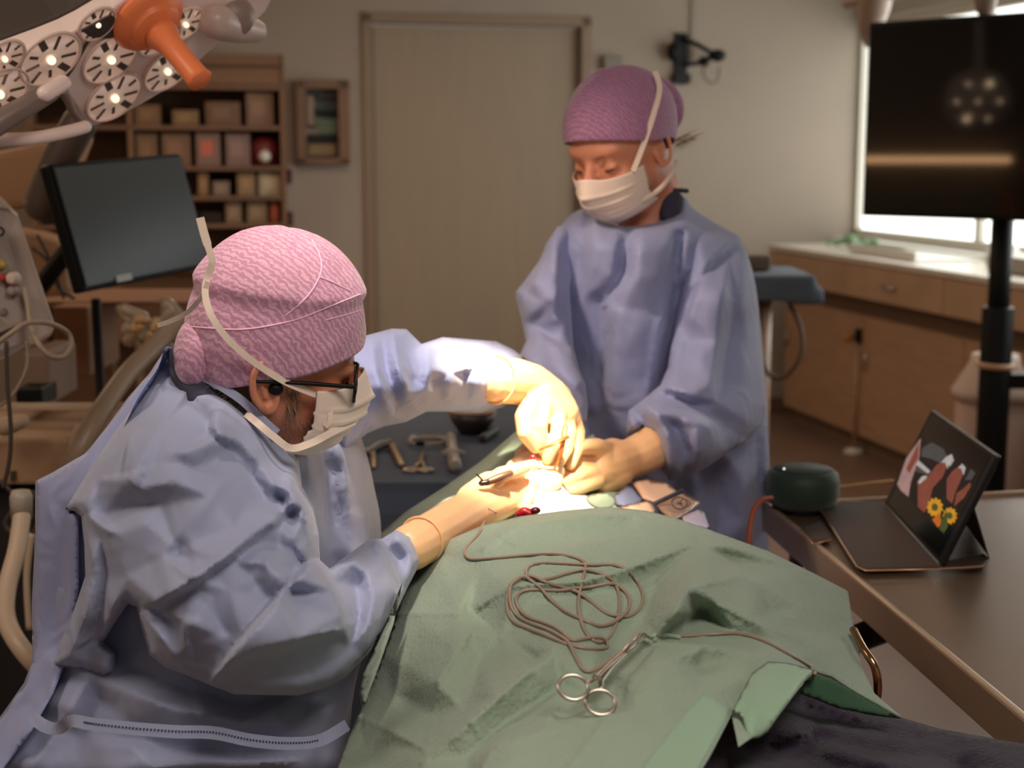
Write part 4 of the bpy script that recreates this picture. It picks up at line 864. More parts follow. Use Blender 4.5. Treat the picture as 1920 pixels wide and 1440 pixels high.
dcrease = [([(905, 1028), (960, 990), (1080, 971), (1195, 963), (1330, 996)], 1), ([(1015, 1055), (1168, 1003), (1222, 1004), (1300, 1028), (1366, 1025), (1500, 1064)], 1), ([(1195, 963), (1215, 1000)], 1),
 ([(1300, 1022), (1180, 1066), (1090, 1092), (960, 1098), (900, 1138)], 1), ([(935, 1000), (1000, 1040), (1040, 1050)], .6), ([(735, 1152), (860, 1150), (895, 1165), (1010, 1248)], 1), ([(895, 1165), (823, 1278)], 1), ([(823, 1278), (800, 1420)], .8), ([(895, 1165), (1020, 1040)], .7),
 ([(790, 1432), (860, 1374), (930, 1312), (1035, 1222)], 1.2), ([(668, 1342), (735, 1372), (795, 1404)], 1.2), ([(905, 1440), (920, 1402), (1010, 1370), (1125, 1342)], 1), ([(1215, 1245), (1140, 1340), (1070, 1440)], .8), ([(1206, 1198), (1290, 1106)], 1),
 ([(1292, 1106), (1390, 1080), (1425, 1095), (1455, 1165)], .9), ([(1210, 1200), (1320, 1212), (1520, 1235)], .8), ([(1206, 1200), (1140, 1250)], .8), ([(1215, 1205), (1262, 1240), (1278, 1262), (1315, 1215)], .7), ([(1500, 1075), (1512, 1140), (1545, 1240)], .8), ([(1315, 1110), (1395, 1160), (1560, 1222), (1640, 1300)], .8),
 ([(1060, 990), (1100, 1050)], .5), ([(1150, 1020), (1240, 1090)], .5), ([(850, 1310), (900, 1380)], .5)]
V, Fc, O = flatmesh(dout, 5.5, [[(p[0], p[1]) for p in c[0]] for c in dcrease])
dd = dist_poly(V, O); zf = facets(dfold, V, densify(dout, 60)); zf = relax(Fc, zf, 2)
for c_, k_ in dcrease:
    d_c = np.full(len(V), 1e9); c_ = np.array(c_, float)
    for a_, b_ in zip(c_[:-1], c_[1:]):
        ab_ = b_ - a_; t_ = np.clip(((V - a_) @ ab_) / (ab_ @ ab_), 0, 1); d_c = np.minimum(d_c, np.hypot(*(V - a_ - t_[:, None] * ab_).T))
    zf = zf + .0022 * k_ * np.exp(-(d_c / 5.) ** 2)
Z = zbase(V) + zf * .85 + relax(Fc, crumple(V, .0045, 110, 17), 1)
DP = Wz(V[:, 0], V[:, 1], Z); dm = MB(); dm.add(DP, Fc)
# hang the rim down a little so that it has a skirt
dr = thing('surgical_drape', (.2, 1.45, .9), 'large creased green paper drape over the patient, cable and clamp on it', 'drape')
cloth = obj('sheet', dm, m_dr, dr, smooth=True); sm_ = cloth.modifiers.new('thick', 'SOLIDIFY'); sm_.thickness = .0008; sm_.offset = -1
dbvh = BVHTree.FromPolygons([Vector(p) for p in DP], Fc)
def on_drape(px, py, off=.0, default=1.06):
    r = nrm(rays(px, py)); h = dbvh.ray_cast(Vector(C0), Vector(r))
    if h[0] is None: return Wz(px, py, default + off)
    return np.array(h[0]) + np.array([0, 0, 1.]) * off
# hem band along the lower right edge and the curled flap
def strip_on(pts, name, m_, off=.0015):
    P = np.array(pts, float); V_, F_, _ = flatmesh(P, 9); Q = np.array([on_drape(x, y, 0) for x, y in V_])
    base = np.array([tuple(zbase(np.array([[x, y]])))[0] for x, y in V_]) if len(V_) < 1 else None
    Q = Q + RZ * off; o = obj(name, MB().add(Q, F_), m_, dr, smooth=True); s_ = o.modifiers.new('t', 'SOLIDIFY'); s_.thickness = .001; return o
strip_on([(1200, 1445), (1258, 1372), (1318, 1302), (1372, 1330), (1365, 1350), (1310, 1440), (1300, 1462), (1180, 1465)], 'hem_band', m_hem)
def sheet(name, outline, depth, folds, m_, parent, step=8, Rr=18, T=.012, thick=.004, **k):
    return obj(name, puff(outline, depth, folds, step, Rr, T, thick, **{'crump': (.001, 40), 'round_outline': False, **k}), m_, parent, smooth=True)
sheet('hem_flap', [(1372, 1335), (1390, 1300), (1410, 1262), (1440, 1240), (1480, 1243), (1530, 1257), (1512, 1272), (1488, 1305), (1462, 1340), (1440, 1372), (1425, 1383), (1408, 1386), (1398, 1372), (1392, 1345), (1386, 1338)],
      [(1375, 1335, 1.225), (1440, 1240, 1.36), (1525, 1258, 1.34), (1425, 1383, 1.21), (1470, 1320, 1.25)], [[(1440, 1242, .0), (1425, 1310, .006), (1410, 1380, .004)], [(1395, 1300, -.004), (1392, 1340, -.006)]], m_hem, dr, 7, 12, .004, .0015)
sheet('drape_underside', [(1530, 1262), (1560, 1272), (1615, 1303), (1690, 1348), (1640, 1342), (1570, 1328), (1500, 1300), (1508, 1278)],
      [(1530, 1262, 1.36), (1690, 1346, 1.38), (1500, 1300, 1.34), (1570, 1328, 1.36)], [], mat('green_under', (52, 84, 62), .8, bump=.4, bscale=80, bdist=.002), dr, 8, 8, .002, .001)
# left overhang of the drape below the surgeon's sleeve
sheet('side_panel', [(755, 1090), (738, 1170), (705, 1265), (680, 1330), (672, 1300), (678, 1262), (700, 1210), (735, 1140)], [(755, 1090, 1.60), (672, 1300, 1.42), (705, 1265, 1.40), (738, 1170, 1.50)], [], m_dr, dr, 8, 14, .01, .003)
# second drape: raised part beyond, under the hands
sheet('far_sheet', [(700, 1010), (760, 960), (830, 915), (900, 866), (960, 815), (1010, 775), (1060, 775), (1085, 810), (1095, 860), (1120, 900), (1180, 925), (1215, 950), (1205, 980), (1150, 975), (1000, 990), (850, 1030), (760, 1060), (715, 1050)],
      [(700, 1010, 1.93), (830, 915, 2.14), (1010, 790, 2.36), (1090, 820, 2.36), (1120, 900, 2.28), (1200, 950, 2.1), (1150, 970, 2.0), (1000, 985, 1.94), (850, 1030, 1.83), (760, 1050, 1.78), (980, 880, 2.16), (950, 935, 2.05), (1060, 920, 2.17)],
      [[(720, 1010, .0), (830, 945, .012), (930, 880, .01), (1000, 820, .01)], [(900, 940, -.01), (980, 900, -.01)], [(1100, 880, .01), (1180, 920, .01)], [(780, 1030, .008), (860, 985, .004)]],
      m_dr, dr, 9, 30, .03, .05)
# white gauze sheet around the wound
m_gz = mat('white_gauze', (228, 226, 214), .85, bump=.5, bscale=160, bdist=.001)
gz = thing('gauze_sheet', W(1040, 950, 1.98), 'white gauze sheet lying around the operated spot', 'gauze')
sheet('cloth', [(985, 895), (1010, 875), (1050, 900), (1070, 925), (1110, 930), (1128, 945), (1122, 958), (1090, 965), (1040, 964), (1000, 968), (975, 950), (985, 925)], [(985, 895, 2.07), (1050, 885, 2.13), (1070, 925, 2.06), (1120, 945, 1.98), (1040, 964, 1.91), (980, 950, 1.97)],
      [[(995, 945, .0), (1050, 930, .008), (1100, 945, .0)], [(1010, 900, .006), (1030, 925, -.004)]], m_gz, gz, 6, 10, .008, .006)
sheet('corner_fold', [(1096, 822), (1112, 812), (1128, 834), (1134, 856), (1112, 860)], [(1100, 825, 2.3), (1134, 856, 2.28), (1112, 850, 2.28)], [], m_gz, gz, 6, 6, .004, .004)
obj('corner_fold', MB().add([], []) if False else puff([(1100, 930), (1140, 925), (1155, 940), (1140, 955), (1110, 950)], [(1100, 930, 1.93), (1150, 940, 1.9), (1120, 950, 1.89)], [], 6, 8, .006, .008, crump=(.001, 30)), mat('green_pale', (176, 196, 168), .8), gz, smooth=True)
# wound parts
m_bl = mat('fresh_red', (176, 24, 38), .35, var=.4, vscale=120, coat=.3); m_bd = mat('dark_clot', (90, 12, 18), .3, var=.5, vscale=90)
sw = thing('bloody_swab', on_drape(990, 962, .003), 'small red soaked swab at the upper edge of the green drape', 'swab')
g = MB()
for (x, y, q) in ((975, 963, .006), (984, 958, .007), (992, 962, .0075), (1000, 960, .006), (1004, 956, .005), (980, 966, .005)): g.ell(W(x, y, 1.872), (q * 1.2, q, q * .75))
obj('swab', fuse(g, .0022, 2), m_bl, sw, smooth=True); obj('tip', MB().ell(W(1004, 957, 1.868), (.007, .006, .0048)), m_bd, sw, smooth=True)
wd = thing('wound', W(1005, 880, 2.08), 'opened skin with red edges under the bright light between the gloves', 'wound')
g = MB(); g.ell(W(1002, 885, 2.10), (.045, .04, .03)).ell(W(1000, 862, 2.14), (.03, .03, .03)).ell(W(1018, 900, 2.06), (.03, .03, .02))
obj('skin_fold', fuse(g, .004, 4), mat('bright_skin', (236, 196, 160), .5, sss=.15), wd, smooth=True)
for (x, y, a_, q) in ((1001, 881, .013, .0025), (1004, 908, .005, .008), (998, 860, .004, .006)): obj('red_edge', fuse(MB().ell(W(x, y, 2.05), (a_, .004, q)).ell(W(x + 3, y + 2, 2.05), (a_ * .6, .004, q * 1.3)), .0015, 2), m_bl, wd, smooth=True)
# packs to the right of the gloves
tray = thing('opened_pack', W(1230, 930, 2.1), 'opened peach paper pack beside the assistant gown', 'pack')
m_pp = mat('peach_paper', (226, 190, 166), .7, bump=.2, bscale=40, bdist=.003); m_bg2 = mat('blue_pack', (116, 124, 158), .7, bump=.3, bscale=30, bdist=.006)
sheet('paper', [(1185, 905), (1215, 898), (1250, 905), (1275, 925), (1235, 945), (1205, 935)], [(1185, 905, 2.2), (1275, 925, 2.15), (1220, 940, 2.1)], [[(1200, 905, .01), (1225, 935, .0)]], m_pp, tray, 7, 8, .006, .006)
sheet('paper', [(1160, 950), (1220, 938), (1232, 962), (1200, 975), (1165, 962)], [(1160, 950, 2.06), (1232, 962, 2.02), (1200, 975, 2.0)], [], m_pp, tray, 7, 8, .006, .006)
sheet('blue_wrap', [(1150, 930), (1180, 905), (1200, 930), (1218, 940), (1170, 950), (1155, 945)], [(1150, 930, 2.12), (1218, 940, 2.1), (1180, 905, 2.2)], [[(1175, 912, .01), (1190, 940, -.008)]], m_bg2, tray, 7, 8, .006, .008)
pk = thing('clear_packet', W(1280, 950, 2.05), 'clear packet with dark edge and a printed mark beside the peach paper', 'packet')
sheet('pouch', [(1228, 945), (1278, 922), (1316, 942), (1290, 962), (1262, 978), (1240, 960)], [(1228, 945, 2.08), (1316, 942, 2.1), (1262, 978, 2.0)], [], mat('tan_pouch', (192, 160, 136), .3, coat=.3), pk, 7, 6, .004, .006)
obj('edge', MB().rtube(WP([(1226, 945, 2.07), (1278, 921, 2.09)]), .0035, 8).rtube(WP([(1226, 946, 2.07), (1232, 966, 2.03), (1280, 992, 1.97)]), .0035, 8), mat('dark_edge', (64, 66, 78), .4), pk, smooth=True)
pc = W(1272, 942, 2.06); obj('printed_mark', MB().ring(pc - FW * .012, .011, .0012, (0, -.6, .8), 20, 6).ring(pc - FW * .012 + np.array([.008, 0, 0]), .007, .001, (0, -.6, .8), 16, 6).ell(pc - FW * .012, (.004, .004, .002)), mat('print_grey', (104, 84, 78), .5), pk, smooth=True)
sheet('inner_bag', [(1270, 972), (1310, 955), (1320, 960), (1332, 992), (1300, 985)], [(1270, 972, 2.0), (1310, 955, 2.04), (1332, 992, 1.97)], [[(1280, 970, .0), (1305, 972, .008), (1328, 990, .0)]], mat('lilac_bag', (196, 190, 214), .5), pk, 6, 6, .004, .01)
# ---------------------------------------------------------------- cable on the drape
def c6(x, y): return 820 + x * .4271, 960 + y * .4271
cp = [(258, 2), (240, 2), (222, 18), (200, 60), (178, 108), (140, 142), (120, 175), (130, 205), (165, 215), (230, 210), (300, 204), (420, 193), (520, 190), (600, 203), (640, 222), (652, 240), (642, 290), (624, 360), (620, 430), (638, 510), (675, 565), (715, 580), (755, 555), (785, 500), (800, 430), (797, 360), (772, 310), (722, 278), (642, 264), (570, 275), (500, 297), (430, 306), (397, 290), (390, 265), (410, 240), (470, 228), (560, 232), (680, 242), (750, 234), (815, 250), (868, 295), (900, 355), (902, 400), (880, 440), (835, 466), (790, 468), (740, 450), (690, 412), (640, 376), (560, 340), (480, 318), (420, 305), (370, 296), (330, 312), (312, 350), (306, 410), (315, 460), (345, 495), (400, 518), (480, 550), (560, 585), (640, 604), (700, 608), (742, 602), (747, 588), (710, 572), (640, 566), (590, 572), (560, 545), (520, 515), (460, 490), (395, 468), (355, 425), (345, 385), (375, 352), (450, 346), (560, 357), (640, 350), (720, 325), (785, 332), (835, 368), (845, 415), (825, 465), (775, 500), (705, 507), (625, 478), (545, 432), (480, 375), (430, 325), (385, 300), (345, 312), (322, 345), (318, 400), (340, 452), (400, 492), (480, 520), (550, 560), (585, 600), (612, 655), (642, 703), (682, 706), (740, 672), (800, 630), (850, 592), (885, 562)]
CR = .0018
def lay(pts, rr, lift=None):
    P = spline(pts, 5); out = []
    for i, (x, y) in enumerate(P):
        X, Y = c6(x, y); out.append(on_drape(X, Y, rr * .9))
    out = np.array(out)
    # crossings ride over what lies below: add a slow lift where strands meet
    for i in range(len(out)):
        d = np.linalg.norm(out[:max(0, i - 6)] - out[i], axis=1) if i > 6 else np.array([9.])
        if d.min() < rr * 2.2: out[max(0, i - 2):i + 3, 2] += rr * .5
    k = np.ones(5) / 5; sm = out.copy()
    for a in range(3): sm[2:-2, a] = np.convolve(out[:, a], k, 'valid')
    return sm
m_cord = mat('grey_silicone_cord', (150, 130, 114), .38, spec=.5)
co = thing('cautery_cable', on_drape(1060, 1150, 0), 'grey brown rubber cable coiled loosely on the green drape', 'cable')
pth = lay(cp, CR)
obj('coil', MB().tube(pth, CR, 10), m_cord, co, smooth=True)
c2_ = lay([(985, 556), (1040, 552), (1100, 550), (1200, 545), (1290, 538), (1350, 545), (1420, 566), (1490, 600), (1560, 640), (1610, 668), (1640, 690), (1660, 712)], CR)
obj('tail', MB().tube(c2_, CR, 10), m_cord, co, smooth=True)
obj('sheath', MB().rtube(lay([(940, 556), (990, 548), (1060, 560)], CR * 1.3), [CR * 1.2] * 11, 10), m_hem, co, smooth=True)
lead = WP(spline([(930, 962, 1.885), (912, 950, 1.90), (902, 930, 1.92), (900, 912, 1.94), (908, 904, 1.95)], 6))
obj('thin_lead', MB().tube([pth[0]] + lead, .0009, 8), mat('thin_lead', (120, 104, 96), .4), co, smooth=True)
# ---------------------------------------------------------------- clamp on the drape
hm = thing('haemostat_clamp', on_drape(1130, 1270, .004), 'steel locking clamp with two finger rings pinching the drape and cable', 'clamp')
ctp = on_drape(*c6(900, 552), .012); crp = on_drape(*c6(655, 800), .034); CNn = nrm(np.cross(nrm(ctp - crp), nrm(np.cross(nrm([.25, -.6, 1]), nrm(ctp - crp)))))
if CNn[2] < 0: CNn = -CNn

def D6(x, y, off): X, Y = c6(x, y); return onplane(X, Y, ctp, CNn) + CNn * off * .3
m_inst = mat('instrument_steel', (196, 184, 172), .27, 1)
upn = nrm([.1, -.6, .8])
for k, (cx, cy, rx, lbx) in enumerate(((597, 770, .0122, 0), (716, 836, .0122, 0))):
    obj('finger_ring', MB().ring(D6(cx, cy, .0), rx, .0017, upn, 36, 8, sx=1.05), m_inst, hm, smooth=True)
def flatbar(pts, r_, fl=.6): return MB().rtube(pts, r_, 10, fl)
obj('shank', flatbar([D6(655, 760, .009), D6(690, 742, .010), D6(740, 690, .012), D6(805, 635, .012), D6(850, 598, .012)], [.0022, .0024, .0021, .0024, .003]), m_inst, hm, smooth=True)
obj('shank', flatbar([D6(712, 782, .009), D6(712, 752, .010), D6(760, 690, .012), D6(810, 640, .012), D6(850, 600, .012)], [.0022, .0024, .0021, .0024, .003]), m_inst, hm, smooth=True)
obj('ratchet', MB().prism([D6(672, 740, .010), D6(706, 762, .010), D6(714, 752, .011), D6(680, 730, .011)], RZ * .0022), m_inst, hm, bevel=.0005)
obj('box_joint', flatbar([D6(812, 632, .0125), D6(835, 607, .0135), D6(862, 585, .0125)], [.0032, .0042, .0034]), m_inst, hm, smooth=True)
obj('screw', MB().ell(D6(838, 606, .017), .0015), m_inst, hm, smooth=True)
obj('jaw', flatbar([D6(858, 586, .012), D6(880, 553, .012), D6(900, 544, .010), D6(932, 560, .006)], [.003, .0024, .002, .0015]), m_inst, hm, smooth=True)
obj('jaw', flatbar([D6(862, 590, .012), D6(892, 562, .012), D6(915, 556, .009), D6(940, 566, .005)], [.003, .0022, .002, .0014]), m_inst, hm, smooth=True)
# ---------------------------------------------------------------- fleece blanket bottom right
m_fl = mat('black_fleece', (54, 48, 62), .95, var=.3, vscale=60, bump=1, bscale=300, bdist=.003, sheen=.12, spec=.1)
fb = thing('fleece_blanket', (.45, 1.1, .9), 'thick blackish purple fleece blanket over the legs at bottom right', 'blanket')
fo_ = [[(1490, 1310, .01), (1560, 1335, .02), (1650, 1362, .02), (1760, 1385, .012), (1900, 1400, .02)], [(1500, 1325, -.02), (1600, 1358, -.02), (1700, 1378, -.018), (1800, 1402, -.015)],
       [(1500, 1345, .018), (1570, 1368, .02), (1620, 1382, .022), (1700, 1396, .02), (1900, 1420, .02)], [(1440, 1362, .01), (1530, 1385, -.018), (1640, 1408, -.018), (1800, 1425, -.014)],
       [(1430, 1380, .016), (1500, 1372, .016), (1560, 1400, .024), (1640, 1425, .022), (1760, 1440, .02)], [(1380, 1400, .01), (1450, 1412, -.014), (1540, 1435, -.016), (1640, 1450, -.014)], [(1340, 1420, .01), (1420, 1440, .016), (1520, 1465, .016)]]
V, Fc, O = flatmesh([(1300, 1340), (1380, 1290), (1450, 1262), (1530, 1270), (1600, 1308), (1692, 1346), (1760, 1366), (1850, 1382), (1960, 1402), (2060, 1430), (2060, 1560), (1180, 1560), (1180, 1440)], 8, fo_)
zz = tps([(1300, 1340, 1.0), (1450, 1262, 1.0), (1530, 1270, .985), (1692, 1346, .965), (1960, 1402, .95), (2060, 1560, .97), (1600, 1450, 1.0), (1400, 1440, 1.0), (1180, 1560, 1.0), (1750, 1420, .985)], V, 2e-3)
zf = relax(Fc, facets(fo_, V, O[::6]), 12); P = Wz(V[:, 0], V[:, 1], zz + zf * 1.3)
o = obj('fleece', MB().add(P, Fc), m_fl, fb, smooth=True); s_ = o.modifiers.new('t', 'SOLIDIFY'); s_.thickness = .006
# ================================================================ PEOPLE
m_gown = gown_mat('blue_gown', (158, 164, 192), (146, 153, 184)); m_gown2 = gown_mat('blue_gown_assistant', (150, 156, 196), (138, 146, 190))
m_cap = cap_mat('pink_cap', (218, 166, 188), (186, 132, 160), 56); m_cap2 = cap_mat('purple_cap', (190, 136, 172), (164, 112, 150), 60)
m_mask = mat('mask_white', (244, 222, 208), .75, bump=.2, bscale=500, bdist=.0004, sheen=.2); m_tie = mat('mask_tie', (236, 216, 200), .7, bump=.3, bscale=700, bdist=.0005)
m_face = mat('face_skin', (206, 134, 104), .5, var=.1, vscale=30, sss=.12, bump=.2, bscale=300, bdist=.0006); m_face2 = mat('face_skin_fair', (222, 150, 120), .5, var=.07, vscale=20, sss=.15)
m_hair = mat('grey_brown_hair', (138, 114, 94), .6); m_hair2 = mat('fair_hair', (150, 120, 92), .6); m_scrub = mat('navy_scrubs', (58, 56, 74), .85, bump=.3, bscale=500, bdist=.0005)
m_glove = mat('latex_glove', (240, 190, 142), .42, var=.06, vscale=14, bump=.35, bscale=28, bdist=.003, detail=2, sss=.12, spec=.4); m_ink = mat('lash_dark', (58, 38, 32), .6)
class Head:
    def __init__(s, c, F, U): s.c = np.asarray(c, float); s.F = nrm(F); s.L = nrm(np.cross(U, s.F)); s.U = np.cross(s.F, s.L); s.A = np.array([s.F, s.L, s.U])
    def p(s, x, y, z): return s.c + s.F * x + s.L * y + s.U * z
    def d(s, x, y, z): return s.F * x + s.L * y + s.U * z
def head_shapes(mb, h, k=1., fx=0.):
    e = lambda c, r: mb.ell(h.p(c[0] * k + (fx if c[0] > .01 else 0), c[1] * k, c[2] * k), [v * k for v in r], h.A, 28, 18)
    e((-.002, 0, .018), (.092, .076, .096)); e((.030, 0, -.035), (.060, .062, .082)); e((.040, 0, -.088), (.043, .046, .034)); e((.0, 0, -.045), (.06, .066, .055))
    e((.048, 0, -.105), (.028, .03, .018)); e((.058, .034, -.045), (.026, .026, .026)); e((.058, -.034, -.045), (.026, .026, .026)); e((.066, 0, .015), (.026, .056, .022))
    mb.rtube([h.p(.086 * k + fx, 0, .0), h.p(.096 * k + fx, 0, -.018 * k), h.p(.104 * k + fx, 0, -.036 * k)], [.008 * k, .009 * k, .0125 * k], 12)
    for s in (1, -1):
        mb.rtube([h.p(.078 * k, s * .012 * k, .012 * k), h.p(.076 * k, s * .035 * k, .014 * k), h.p(.060 * k, s * .055 * k, .008 * k)], [.008 * k, .008 * k, .006 * k], 8)
        mb.ell(h.p(.074 * k, s * .032 * k, -.012 * k), (.011 * k, .014 * k, .0105 * k), h.A, 16, 10)
def ear(h, s, k, m_, par):
    e = MB(); c = h.p(-.012 * k, s * .079 * k, -.030 * k); n_ = h.d(-.25, s, .0)
    pts = [(.008, .026), (-.004, .033), (-.017, .028), (-.023, .012), (-.020, -.006), (-.012, -.020), (-.002, -.030), (.006, -.026), (.008, -.012)]
    P = spline([c + h.d(x * k, s * (.004 + (.010 if x < -.01 else .0)), z * k) for x, z in pts], 4); e.rtube(P, [.0042 * k] * len(P), 10)
    e.rtube([c + h.d(-.004 * k, s * .004, .018 * k), c + h.d(-.012 * k, s * .007, .004 * k), c + h.d(-.006 * k, s * .005, -.012 * k)], .0036 * k, 8)
    e.ell(c + h.d(-.006 * k, 0, .002), (.020 * k, .006, .032 * k), h.A); e.ell(c + h.d(.001 * k, s * .004, -.026 * k), (.008 * k, .004, .008 * k), h.A); e.ell(c + h.d(.007 * k, s * .004, -.006 * k), (.004, .004, .007), h.A)
    return obj('ear', fuse(e, .0016, 3), m_, par, smooth=True)
def cap_mb(h, zf, zs, zb, rx=.108, ry=.090, rz=.112, cx=-.012, cz=.022, puffs=0, seed=3, n=96, m=34, fold=None):
    """scrub cap: ellipsoid dome above a brim line that dips to the nape, gathers pressed into it"""
    r = np.random.RandomState(seed); v = []; ph = r.uniform(0, 6.28, 14)
    for i in range(m + 1):
        for j in range(n):
            a = 2 * math.pi * j / n; ca, sa = math.cos(a), math.sin(a)
            zb_ = zf * max(0, ca) ** 1.2 + zb * max(0, -ca) ** 1.2 + zs * (1 - abs(ca) ** 1.2); t0 = math.acos(np.clip((zb_ - cz) / rz, -.95, .95)); t = t0 * (1 - i / m) + .0005
            q = 1.0
            if fold: q += fold(a, 1 - i / m, ca, sa)
            st = math.sin(t); g = (1 - i / m)
            q += .010 * math.exp(-((g - .93) / .05) ** 2) * .6 + .012 * math.sin(9 * a + ph[0] + 3 * g) * g ** 3 * .3 + puffs * .5 * (math.sin(5 * a + 5 * g + ph[1]) * math.sin(4 * g + ph[2])) * .5
            v.append(h.p(cx + rx * q * st * ca, ry * q * st * sa, cz + rz * q * math.cos(t)))
    return MB().add(v, [(i * n + j, i * n + (j + 1) % n, (i + 1) * n + (j + 1) % n, (i + 1) * n + j) for i in range(m) for j in range(n)])
def mask_mb(h, k=1., drop=0, nu=40, nv=30, front=.0, curv=.62, wide=1.04):
    """pleated mask wrapped over nose, cheeks and chin"""
    v = []
    for i in range(nv + 1):
        b = i / nv; z = (-.018 - .102 * b)
        for j in range(nu + 1):
            u = -1 + 2 * j / nu; y = .068 * math.sin(u * 1.35) / math.sin(1.35) * (1 - .22 * b * b)
            xb = .100 + .020 * math.exp(-(u / .32) ** 2) * math.exp(-((b - .32) / .30) ** 2) + .006 * (1 - b) * math.exp(-(u / .2) ** 2)
            x = xb * (1 - curv * abs(u) ** 2.1) + front - .012 * b * b * (b > .6) - .020 * max(0, b - .82) / .18
            pl = 0
            for c_ in (.3, .5, .7): pl += .0035 * (1 if b < c_ else 0) * (1 - abs(u) ** 4) * 0 + .004 * math.exp(-((b - c_) / .03) ** 2) * (1 - u ** 4) - .003 * math.exp(-((b - c_ - .045) / .02) ** 2)
            zz = z - .010 * (1 - math.exp(-(u / .25) ** 2)) * (1 - b) + .018 * b * abs(u)
            v.append(h.p((x + pl) * k, y * k * wide, zz * k))
    w_ = nu + 1
    return MB().add(v, [(i * w_ + j, i * w_ + j + 1, (i + 1) * w_ + j + 1, (i + 1) * w_ + j) for i in range(nv) for j in range(nu)])
def solid(o, t, off=0): s = o.modifiers.new('t', 'SOLIDIFY'); s.thickness = t; s.offset = off; return o
def hairs(name, roots, dirs, ln, r_, m_, par, curl=.3, seed=1):
    r = np.random.RandomState(seed); mb = MB()
    for p, d in zip(roots, dirs):
        q = r.normal(0, 1, 3) * curl; d = nrm(nrm(d) + q * .5); e = nrm(d + r.normal(0, 1, 3) * curl); l = ln * r.uniform(.6, 1.3)
        mb.tube([p, p + d * l * .5, p + d * l * .5 + e * l * .5], [r_, r_ * .8, r_ * .3], 4, cap=False)
    return obj(name, mb, m_, par, kind='stuff')
# ---------------------------------------------------------------- SURGEON
hs = Head(W(517, 650, 1.60), (.955, .27, -.10), (.03, -.10, 1)); 
su = thing('person', (hs.c[0] - .12, 1.62, 0), 'surgeon in blue gown and pink cap bending over the patient, wearing black glasses', 'person')
bd = MB(); head_shapes(bd, hs, 1.0, -.012)
nk0 = hs.p(-.03, 0, -.06); shc = W(360, 800, 1.62); nk1 = shc
bd.rtube([hs.p(-.02, 0, -.04), hs.p(-.045, .0, -.10), hs.p(-.09, .0, -.155)], [.058, .058, .066], 18)
cT = np.array([shc[0], 1.66, shc[2] - .05])
bd.rtube([hs.p(-.09, 0, -.155), cT + (0, 0, .0), cT + (-.02, 0, -.25), cT + (-.04, 0, -.45)], [.06, .125, .13, .13], 20)
rs, re, rw_ = W(345, 920, 1.57), W(430, 1180, 1.45), W(745, 1046, 1.745); ls, le, lw = W(580, 850, 1.80), W(740, 715, 1.94), W(960, 718, 2.10)
bd.rtube([cT + (0, -.05, .02), rs, re], [.06, .05, .042], 14); bd.rtube([re, W(720, 1080, 1.70), rw_], [.040, .025, .018], 14)
bd.rtube([cT + (0, .05, .02), ls, le], [.05, .03, .03], 14); bd.rtube([le, W(900, 712, 2.08), lw], [.03, .025, .025], 14)
for s in (-.09, .09):
    hp = np.array([cT[0] - .05, 1.70 + s, .84]); bd.rtube([hp, hp + (.02, 0, -.42), hp + (0, 0, -.80)], [.09, .06, .045], 14); bd.rtube([hp + (-.03, 0, -.83), hp + (.12, 0, -.85)], [.035, .028], 10)
bmesh_body = fuse(bd, .005, 6, .45)
obj('body', bmesh_body, m_face, su, smooth=True)
ear(hs, -1, .90, m_face, su); ear(hs, 1, 1.0, m_face, su)
obj('earbud', MB().ell(hs.p(-.006, -.078, -.028), (.008, .005, .007), hs.A), BP, su, smooth=True)
# cap: close band with an overhanging crown
def fold_s(a, g, ca, sa):
    ln = .62 + .10 * ca; t = (ln - g)          # above the line the crown puffs out and hangs over the band
    return -.03 + .085 * (1 / (1 + math.exp(-t * 110))) * (1 - max(0, t) * 1.1) + .012 * math.sin(7 * a + 6 * g) * (g > .2) * max(0, t) + (.010 * math.sin(34 * (g + .18 * ca)) * math.exp(-((a - 5.6) / .45) ** 2) if t < 0 else 0)
cmb_ = cap_mb(hs, .016, -.018, -.050, rx=.101, ry=.090, rz=.116, cx=-.001, cz=.016, puffs=.02, fold=fold_s, m=60, n=140)
cbv = BVHTree.FromPolygons([Vector(p) for p in cmb_.v], cmb_.f); cp_ = obj('cap', cmb_, m_cap, su, smooth=True); solid(cp_, .001)
def on_cap(px, py):
    r = nrm(rays(px, py)); q = cbv.ray_cast(Vector(C0), Vector(r)); return None if q[0] is None else np.array(q[0]) - r * .0006
for sp_ in ([(585, 450), (600, 480), (602, 510), (585, 545), (560, 572), (535, 592)], [(352, 612), (400, 616), (450, 618), (500, 612), (560, 598), (620, 574), (675, 552)], [(600, 520), (625, 530), (655, 545)], [(612, 600), (650, 590), (682, 580)]):
    Q_ = [q for q in (on_cap(*p) for p in spline(sp_, 6)) if q is not None]
    obj('cap_seam', MB().rtube(Q_, .0010, 6), mat('cap_seam_light', (236, 188, 214), .7), su, smooth=True)
nape = MB(); nape.ell(hs.p(-.088, -.010, -.012), (.022, .045, .040), hs.A); obj('cap_knot', fuse(nape, .004, 4), m_cap, su, smooth=True)
sb = MB()
for k in range(3):
    t = k * .35; pts = [hs.p(.112 * math.cos(a) * 1.02 - .012, -.093 * math.sin(a) * 1.02, .062 + .018 * k + .02 * math.cos(a)) for a in np.linspace(.0 + t, 1.0 + t, 12)]; sb.rtube(pts, .0011, 6)
ms = obj('mask', mask_mb(hs, 1.0, front=-.012, curv=.50, wide=1.14), m_mask, su, smooth=True); solid(ms, .0012)
